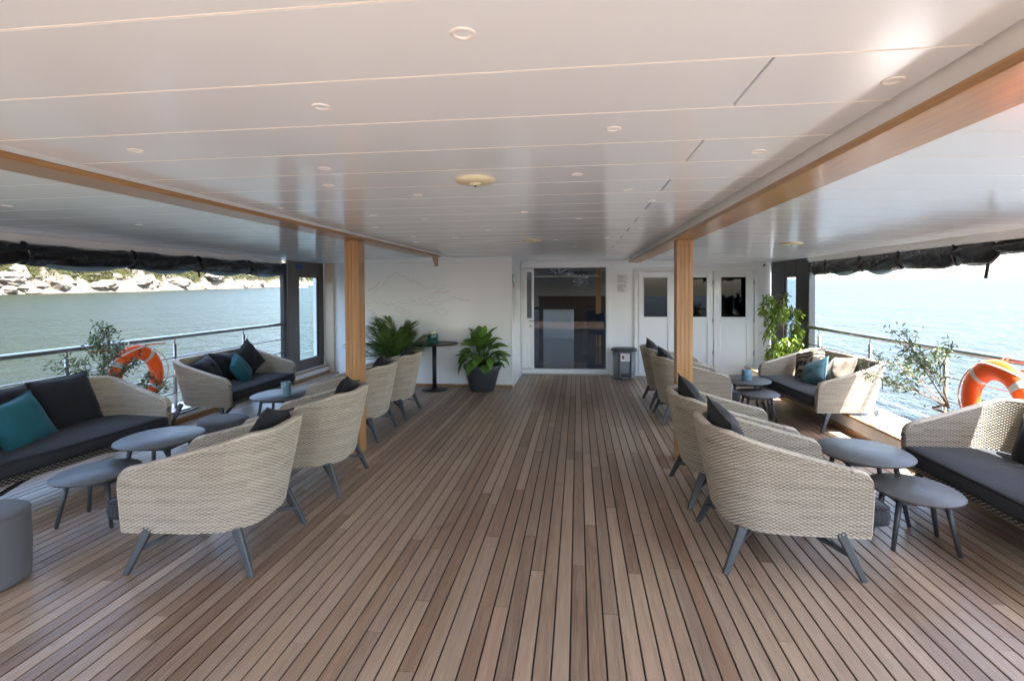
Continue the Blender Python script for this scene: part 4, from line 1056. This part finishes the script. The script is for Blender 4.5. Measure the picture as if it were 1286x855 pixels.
# cafe table with its jar
t = thing('cafe_table', 'black round pedestal table before the white map wall', 'pedestal table', (-2.34, 8.38, 0))
MB().lathe([(.385, .752), (.39, .757), (.39, .766), (.385, .771)], 48).build('table_top', M['black_metal'], t)
MB().tube([(0, 0, .02), (0, 0, .752)], .034, 16).build('pedestal', M['black_metal'], t)
MB().lathe([(.215, 0), (.215, .006), (.2, .014), (.06, .026), (.045, .05)], 40).build('base_plate', M['black_metal'], t)
jar('candle_jar', 'teal glass candle jar with cream lid on the black pedestal table', (-2.36, 8.36, .7712), .085, .155, 'candle_teal', 'wax')

# pedal bin
t = thing('pedal_bin', 'grey plastic pedal bin with dark lid and label', 'pedal bin', (.84, 9.82, 0))
def bin_out(a, b_, n=56):
    return [(a*math.copysign(abs(math.cos(q))**.75, math.cos(q)), b_*math.copysign(abs(math.sin(q))**.75, math.sin(q))) for q in (2*math.pi*k_/n for k_ in range(n))]
m_ = MB(); m_.slab(bin_out(.215, .17), [(.025, .012), (.018, .03), (0, .51)]); m_.build('bucket', M['plastic'], t)
m_ = MB(); m_.slab(bin_out(.235, .19), [(.012, .505), (0, .512), (0, .535), (.012, .552), (.05, .563), (.12, .57)]); m_.build('lid', M['plastic_dark'], t)
m_ = MB(); m_.slab(bin_out(.2, .158), [(0, 0), (0, .0118)]); m_.build('base', M['plastic_dark'], t)
for x in (-.105, .105): MB().box(x-.012, x+.012, -.176, -.15, .03, .5, .006).build('side_rib', M['plastic_dark'], t)
m_ = MB(); m_.box(-.07, .07, -.168, -.155, .012, .11, .01); m_.build('pedal_recess', M['plastic_dark'], t)
MB().box(-.055, .055, -.215, -.165, .02, .038, .006).build('pedal', M['plastic'], t)
lb = MB().box(-.075, .085, -.1745, -.15, .335, .47, .001).build('label', M['paper'], t)
MB().box(-.055, -.01, -.1756, -.1742, .37, .44).build('label_picture', M['terracotta'], lb); MB().box(.0, .07, -.1756, -.1742, .44, .46).build('label_stripe', M['map_pink'], lb)
m_ = MB()
for k_ in range(4): m_.box(.0, .07, -.1756, -.1742, .355+.02*k_, .362+.02*k_)
m_.build('label_print', M['ink'], lb)

# ceiling downlights and round ceiling plates
m_ = MB(); m_.lathe([(.0275, .002), (.028, -.001), (.026, -.003), (.021, -.0035), (.017, -.001), (.014, .012), (.003, .013)], 28, cap0=False); dl_me = m_.mesh('trim_ring'); dl_me.materials.append(M['cream'])
m_ = MB(); m_.lathe([(.0145, .009), (.002, .0085)], 20); dl_in = m_.mesh('lens'); dl_in.materials.append(M['paper'])
ordn = 'nearest second third fourth fifth sixth seventh eighth ninth tenth eleventh twelfth thirteenth fourteenth fifteenth'.split()
def downlight(x, y, label, group):
    z = bay_z(x); o = thing('downlight', label, 'downlight', (x, y, z), 0, group)
    link('trim_ring', dl_me, None, o); link('lens', dl_in, None, o)
rowsL = [(-.24, 1.1), (-.75, 1.48), (-1.69, 1.84), (-1.12, 2.23), (-1.28, 2.59), (-.91, 2.93), (-1.95, 3.26), (-1.48, 3.68), (-1.17, 3.95), (-1.75, 4.4), (-.82, 4.77), (-1.67, 5.21), (-1.28, 5.41), (-1.85, 5.85)]
rowsR = [(.82, 1.5), (.12, 1.82), (.71, 2.2), (0, 2.52), (.27, 2.94), (.45, 3.33), (-.37, 3.68), (.01, 4.1), (.57, 4.9), (.31, 5.69), (-.24, 5.82), (-.04, 6.86)]
for k_, (x, y) in enumerate(rowsL): downlight(x, y, f'{ordn[k_]} white downlight from the camera in left half of middle ceiling', 'downlights in the middle ceiling')
for k_, (x, y) in enumerate(rowsR): downlight(x, y, f'{ordn[k_]} white downlight from the camera in right half of middle ceiling', 'downlights in the middle ceiling')
for k_, (x, y) in enumerate([(-3.52, 2.86), (-3.51, 3.84), (-2.64, 4.21)]): downlight(x, y, f'{ordn[k_]} white downlight from the camera in the blue tinted left ceiling bay', 'downlights in the left ceiling bay')
for k_, (x, y) in enumerate([(2.45, 4.1), (1.88, 5.59), (2.5, 5.72)]): downlight(x, y, f'{ordn[k_]} white downlight from the camera in the right ceiling bay', 'downlights in the right ceiling bay')
def ceiling_disc(x, y, r, label):
    z = bay_z(x); o = thing('ceiling_disc', label, 'ceiling speaker', (x, y, z), 0, 'yellowed round plates on the ceiling')
    m_ = MB(); m_.lathe([(r, .001), (r*.98, -.008), (r*.9, -.016), (r*.4, -.02), (.004, -.02)], 36, cap0=False); m_.build('cover', M['dome'], o)
    m_ = MB(); m_.lathe([(.028, -.0195), (.026, -.026), (.012, -.03), (.003, -.03)], 18); m_.build('centre_boss', M['dome'], o)
    m_ = MB(); m_.ball((0, 0, -.031), .007, 8, 6); m_.build('sensor', M['black_metal'], o)
ceiling_disc(-.5, 2.56, .1, 'large yellowed disc in the middle ceiling'); ceiling_disc(-.5, 5.81, .1, 'small far yellowed disc in the middle ceiling near the door'); ceiling_disc(2.36, 6.2, .12, 'yellowed disc in the right ceiling bay')

# ------------------------------------------------------------------ lifebuoys
def lifebuoy(loc, rz, lean, label, ropeend):
    t = thing('lifebuoy', label, 'lifebuoy', loc, 0, 'orange lifebuoys on the railings'); t.rotation_euler = (lean, 0, rz)
    Rm, n, m = .29, 64, 20; V = []
    for i in range(n):
        a = 2*math.pi*i/n
        for k_ in range(m):
            q = 2*math.pi*k_/m; rr = Rm+.085*math.cos(q); V.append((.058*math.sin(q), rr*math.cos(a), rr*math.sin(a)))
    m_ = MB(); m_.add(V, [(i*m+k_, i*m+(k_+1) % m, (i+1) % n*m+(k_+1) % m, (i+1) % n*m+k_) for i in range(n) for k_ in range(m)], True); m_.build('ring', M['orange'], t)
    for c in (45, 135, 225, 315):
        m_ = MB(); V = []; nn = 7
        for i in range(nn):
            a = R(c-5+10*i/(nn-1))
            for k_ in range(m):
                q = 2*math.pi*k_/m; rr = Rm+.0875*math.cos(q); V.append((.0605*math.sin(q), rr*math.cos(a), rr*math.sin(a)))
        m_.add(V, [(i*m+k_, i*m+(k_+1) % m, (i+1)*m+(k_+1) % m, (i+1)*m+k_) for i in range(nn-1) for k_ in range(m)], True); m_.build('reflective_band', M['reflect'], t)
    for c in (0, 90, 180, 270):                          # grab line, fixed at the bands
        pts = []
        for i in range(17):
            f = i/16; a = R(c-45+90*f); rr = Rm+.088+.02*math.sin(math.pi*f); fr = .066*math.sin(math.pi*f)*(1 if c in (0, 90) else .4)
            pts.append((fr, (rr-.06*math.sin(math.pi*f)*(c == 90))*math.cos(a), (rr-.06*math.sin(math.pi*f)*(c == 90))*math.sin(a)))
        MB().tube(pts, .0075, 6).build('grab_line', M['rope'], t)
    MB().tube([(0, 0, .38), (-.03*(1 if rz == 0 else 1), .01, .43), (-.06, 0, .41), (-.04, -.01, .37)], .007, 6).build('hanging_rope', M['rope'], t)
    return t
lifebuoy((-5.0, 5.4, .66), 0, R(12), 'orange lifebuoy on the port railing behind the left olive tree', 0)
lifebuoy((3.385, 4.72, .68), math.pi, R(-6), 'orange lifebuoy on the starboard railing behind the near right sofa', 0)

def cord(pts, label): tag(MB().tube(pts, .008, 6).build('cord', M['orange']), label, 'cord')
cord([(3.435, 5.0-.2*k_, 1.005-.018*math.sin(k_*.9)**2) for k_ in range(12)], 'thin orange cord slung under the starboard handrail')
cord([(-5.065, 4.9+.2*k_, 1.01-.02*math.sin(k_*.8)**2) for k_ in range(6)], 'thin orange cord slung under the port handrail above the lifebuoy')
# ------------------------------------------------------------------ plants
LEAF = np.array([(0, 0, 0), (.18, -.5, .02), (.5, -.62, .0), (.82, -.34, -.05), (1, 0, -.12), (.82, .34, -.05), (.5, .62, 0), (.18, .5, .02), (.3, 0, -.05), (.65, 0, -.07)])
LEAFF = [(0, 1, 8, 7), (1, 2, 9, 8), (8, 9, 6, 7), (2, 3, 4, 9), (9, 4, 5, 6)]
def leaf_mesh(name, L, w, droop, mat, n=6, tone=None):
    """one leaf along +x with a folded midrib and a drooping tip"""
    V, F, T = [], [], []
    for i in range(n+1):
        f = i/n; ww = w*math.sin(math.pi*min(1, f*.93+.05))**.8*(1 if i < n else .05); x = L*(f-.12*droop*f*f); z = -droop*L*f*f*.6
        V += [(x, -ww/2, z+ww*.16), (x, 0, z), (x, ww/2, z+ww*.16)]; T += [.45+.3*f]*3
    for i in range(n): F += [(i*3, i*3+3, i*3+4, i*3+1), (i*3+1, i*3+4, i*3+5, i*3+2)]
    me = np_mesh(name, V, F); attr(me, 'tone', T); me.materials.append(M[mat]); return me
def pot(t, r0, r1, h, mat, rim=True, c=(0, 0, 0)):
    m_ = MB(); pr = [(r0, 0), (r0+(r1-r0)*.85, h*.82)]
    pr += [(r1+.0, h*.84), (r1+.012, h*.9), (r1+.015, h-.01), (r1+.008, h), (r1-.012, h-.002), (r1-.02, h*.86)] if rim else [(r1, h), (r1-.015, h), (r1-.02, h*.86)]
    m_.lathe(pr, 40, c, True, False); m_.build('pot', M[mat], t)
    m_ = MB(); m_.lathe([(r1-.02, h*.86), (.005, h*.885)], 28, c, False, True); m_.build('soil', M['soil'], t)
def orient(d, roll, scale):
    d = Vector(d).normalized(); s_ = Vector((0, 0, 1)).cross(d); s_ = s_.normalized() if s_.length > 1e-4 else Vector((0, 1, 0)); u = d.cross(s_)
    s2 = s_*math.cos(roll)+u*math.sin(roll); u2 = d.cross(s2)
    return Matrix(((d.x*scale, s2.x*scale, u2.x*scale, 0), (d.y*scale, s2.y*scale, u2.y*scale, 0), (d.z*scale, s2.z*scale, u2.z*scale, 0), (0, 0, 0, 1)))
# peace lily in the big pot
t = thing('potted_plant', 'broad leaved green plant in a large anthracite pot by the door', 'potted plant', (-1.55, 8.42, 0)); pot(t, .19, .3, .42, 'pot')
lm = [leaf_mesh('leaf', 1, .58, .6, 'lily_leaf'), leaf_mesh('leaf', 1, .62, 1.0, 'lily_leaf'), leaf_mesh('leaf', 1, .54, .3, 'lily_leaf')]
gp = random.Random(3); stems = MB()
for k_ in range(66):
    a = k_*2.39996+gp.uniform(-.3, .3); lev = (k_+.5)/66; el = R(-16+92*lev**1.2+gp.uniform(-18, 18))
    rad = .05+.2*math.sqrt(1-lev)*gp.uniform(.75, 1.1); hgt = .46+.36*lev+gp.uniform(-.04, .05)
    p = Vector((rad*math.cos(a), rad*math.sin(a), hgt)); q0 = Vector((.06*math.cos(a), .06*math.sin(a), .38))
    stems.tube([q0, (q0+p)/2+Vector((0, 0, .05)), p], [.006, .005, .004], 5)
    o = link('leaf', lm[k_ % 3], None, t); o.matrix_local = Matrix.Translation(p) @ orient((math.cos(a)*math.cos(el), math.sin(a)*math.cos(el), math.sin(el)), gp.uniform(-.5, .5), gp.uniform(.19, .28))
stems.build('stem', M['palm_leaf'], t)
# palm
t = thing('palm_plant', 'bushy feathery palm behind the far left armchairs', 'palm', (-2.9, 8.05, 0)); pot(t, .15, .2, .36, 'pot')
def frond_mesh(L, droop, seed):
    gr = random.Random(seed); V, F, T = [], [], []; n = 26
    def rach(f): return Vector((L*f*(1-.22*droop*f), 0, L*(.9*f-.75*droop*f*f)*.55))
    for i in range(n):
        f = .22+.78*i/(n-1); p = rach(f); 
        for s_ in (-1, 1):
            l = L*.40*math.sin(math.pi*(.14+.8*f))**.7*gr.uniform(.85, 1.1); d = Vector((.75+.5*f, s_*(.9-.45*f), .15-.5*f*droop+gr.uniform(-.12, .12))).normalized()
            side = d.cross(Vector((0, 0, 1))).normalized()*.011; b0 = len(V)
            tip = p+d*l+Vector((0, 0, -.18*l)); mid = p+d*l*.5
            V += [p-side*.4, p+side*.4, mid+side, tip, mid-side]; F += [(b0, b0+1, b0+2, b0+4), (b0+4, b0+2, b0+3, b0+3)]; T += [gr.random()*.8+.1]*5
    pts = [rach(i/8) for i in range(9)]
    for a_, b_ in zip(pts, pts[1:]):
        b0 = len(V); o_ = Vector((0, .006, 0)); V += [a_-o_, a_+o_, b_+o_*.8, b_-o_*.8]; F.append((b0, b0+1, b0+2, b0+3)); T += [.6]*4
    me = bpy.data.meshes.new('frond'); me.from_pydata([tuple(v) for v in V], [], [f if f[2] != f[3] else f[:3] for f in F]); me.update(); attr(me, 'tone', T); me.materials.append(M['palm_leaf']); return me
fr = [frond_mesh(1, .5+.16*k_, k_) for k_ in range(4)]
for k_ in range(38):
    a = k_*2.4+gp.uniform(-.2, .2); q = gp.uniform(.1, 1)
    o = link('frond', fr[k_ % 4], None, t); o.matrix_local = Matrix.Translation((.03*math.cos(a), .03*math.sin(a), .32+.25*q*gp.random())) @ Matrix.Rotation(a, 4, 'Z') @ Matrix.Rotation(-R(6+60*q), 4, 'Y') @ Matrix.Scale(gp.uniform(.68, .98), 4)
# bushy small-leaved plants: branches and a mass of leaves
def leafy(t, branches, n, L, w, mat, spread, seed, droop=.3, up=.1):
    gr = np.random.default_rng(seed); V, F, T = [], [], []
    prof = [(0, .15), (.3, .9), (.62, .85), (1, .03)]
    for k_ in range(n):
        bi = gr.integers(len(branches)); br = branches[bi]; f = gr.uniform(.3, 1)**.7; i = f*(len(br)-1); j = min(int(i), len(br)-2)
        p = Vector(br[j]).lerp(Vector(br[j+1]), i-j)+Vector(gr.normal(0, spread, 3))
        axis = (Vector(br[j+1])-Vector(br[j])).normalized()
        d = (axis*.55+Vector(gr.normal(0, .75, 3))+Vector((0, 0, up))).normalized(); s_ = d.cross(Vector(gr.normal(0, 1, 3))).normalized(); u_ = s_.cross(d)
        l = L*gr.uniform(.6, 1.2); b0 = len(V); tn = gr.random()
        for q, ww in prof:
            c = p+d*l*q-Vector((0, 0, droop*l*q*q)); h = s_*(w*ww/2)
            V += [tuple(c-h), tuple(c+h)]; T += [tn]*2
        F += [(b0+2*m, b0+2*m+1, b0+2*m+3, b0+2*m+2) for m in range(3)]
    me = np_mesh('foliage', V, F); attr(me, 'tone', T); o = link('foliage', me, M[mat], t); tag(o, kind='stuff')
    m_ = MB()
    for br in branches: m_.tube(br, np.linspace(.005, .002, len(br)).tolist(), 6)
    m_.build('branches', M['bark'], t)
def twig(gr, p, d, L, n=5, wob=.2):
    p, d = Vector(p), Vector(d).normalized(); out = [p.copy()]
    for _ in range(n): d = (d+Vector((gr.uniform(-wob, wob), gr.uniform(-wob, wob), gr.uniform(-wob*.6, wob)))).normalized(); p = p+d*L/n; out.append(p.copy())
    return out
def bush(base, z0, tops, gr, n_sub=3, L=.28):
    br = []
    for tp in tops:
        a = Vector((0, 0, z0)); b_ = Vector(tp); mid = a.lerp(b_, .5)+Vector((gr.uniform(-.06, .06), gr.uniform(-.06, .06), .04)); main = [a, a.lerp(mid, .5), mid, mid.lerp(b_, .5)+Vector((0, 0, .02)), b_]; br.append(main)
        for _ in range(n_sub): s0 = mid.lerp(b_, gr.random()); br.append(twig(gr, s0, (b_-a)+Vector((gr.uniform(-.5, .5), gr.uniform(-.5, .5), gr.uniform(-.3, .4))), L*gr.uniform(.6, 1.1)))
    return br
gr = random.Random(12)
t = thing('olive_tree', 'small sparse olive tree in front of the starboard railing', 'olive tree', (3.26, 5.08, .197)); pot(t, .1, .14, .24, 'terracotta')
sp = [(0.05*math.cos(q*.55)*min(1, q/4), .16*q/22+.05*math.sin(q*.55)*min(1, q/4), .2+.2*q/22) for q in range(23)]; MB().tube(sp, .011, 8).build('twisted_trunk', M['bark'], t)
tops = [(-.1, .1, .72), (-.05, .5, .83), (-.08, .9, .7), (-.12, .3, .78), (-.1, .7, .62), (-.06, .06, .84), (-.12, .55, .48), (-.05, .62, 1.02), (-.1, .95, .5)]
leafy(t, bush(None, .38, tops, gr, 3), 1150, .058, .015, 'olive_leaf', .034, 4)
t = thing('olive_tree', 'small dense olive tree in front of the port railing', 'olive tree', (-4.985, 5.0, .16)); t.location.x = -5.1+.08; pot(t, .09, .12, .22, 'terracotta')
MB().tube([(0, 0, .18), (.02, .02, .3), (.0, 0, .42)], .011, 8).build('trunk', M['bark'], t)
tops = [(.12, -.2, .98), (.1, -.42, .75), (.1, .08, .85), (.12, .26, .68), (.15, .4, .42), (.1, -.05, .8), (.12, -.3, .55), (.16, .5, .25), (.12, -.12, 1.06), (.1, .1, .6)]
leafy(t, bush(None, .36, tops, gr, 3), 1500, .056, .015, 'olive_leaf', .03, 9)
t = thing('climbing_plant', 'tall bright green climbing plant in the right corner', 'climbing plant', (3.2, 8.7, 0)); pot(t, .14, .18, .3, 'pot')
pole = MB(); pole.tube([(0, 0, .2), (0, .02, 1.5)], .016, 8); pole.build('moss_pole', M['bark'], t)
brs = []
for k_ in range(34):
    z = .35+1.15*gr.random(); a = gr.uniform(0, 6.28); l = gr.uniform(.12, .34)*(1.15 if z > .9 else .85)
    d = Vector((math.cos(a), math.sin(a)*.7, gr.uniform(-.1, .5))); s0 = Vector((0, .01, z)); p = twig(gr, s0, d, l*.7, 3); q = twig(gr, p[-1], Vector((d.x*.5, d.y*.5, -.8)), l*.7, 3); brs.append(p+q[1:])
brs.append(twig(gr, (0, 0, 1.35), (-.75, -.1, .35), .36)); brs.append(twig(gr, (-.22, -.03, 1.47), (-.3, 0, -1), .26)); brs.append(twig(gr, (-.1, -.05, .8), (-.5, -.3, -.7), .7, 6, .12))
leafy(t, brs, 1900, .075, .03, 'ficus_leaf', .03, 6, .5, -.2)
for o in list(C.objects):
    if o.get('label') == 'x': o['label'] = 'spare'
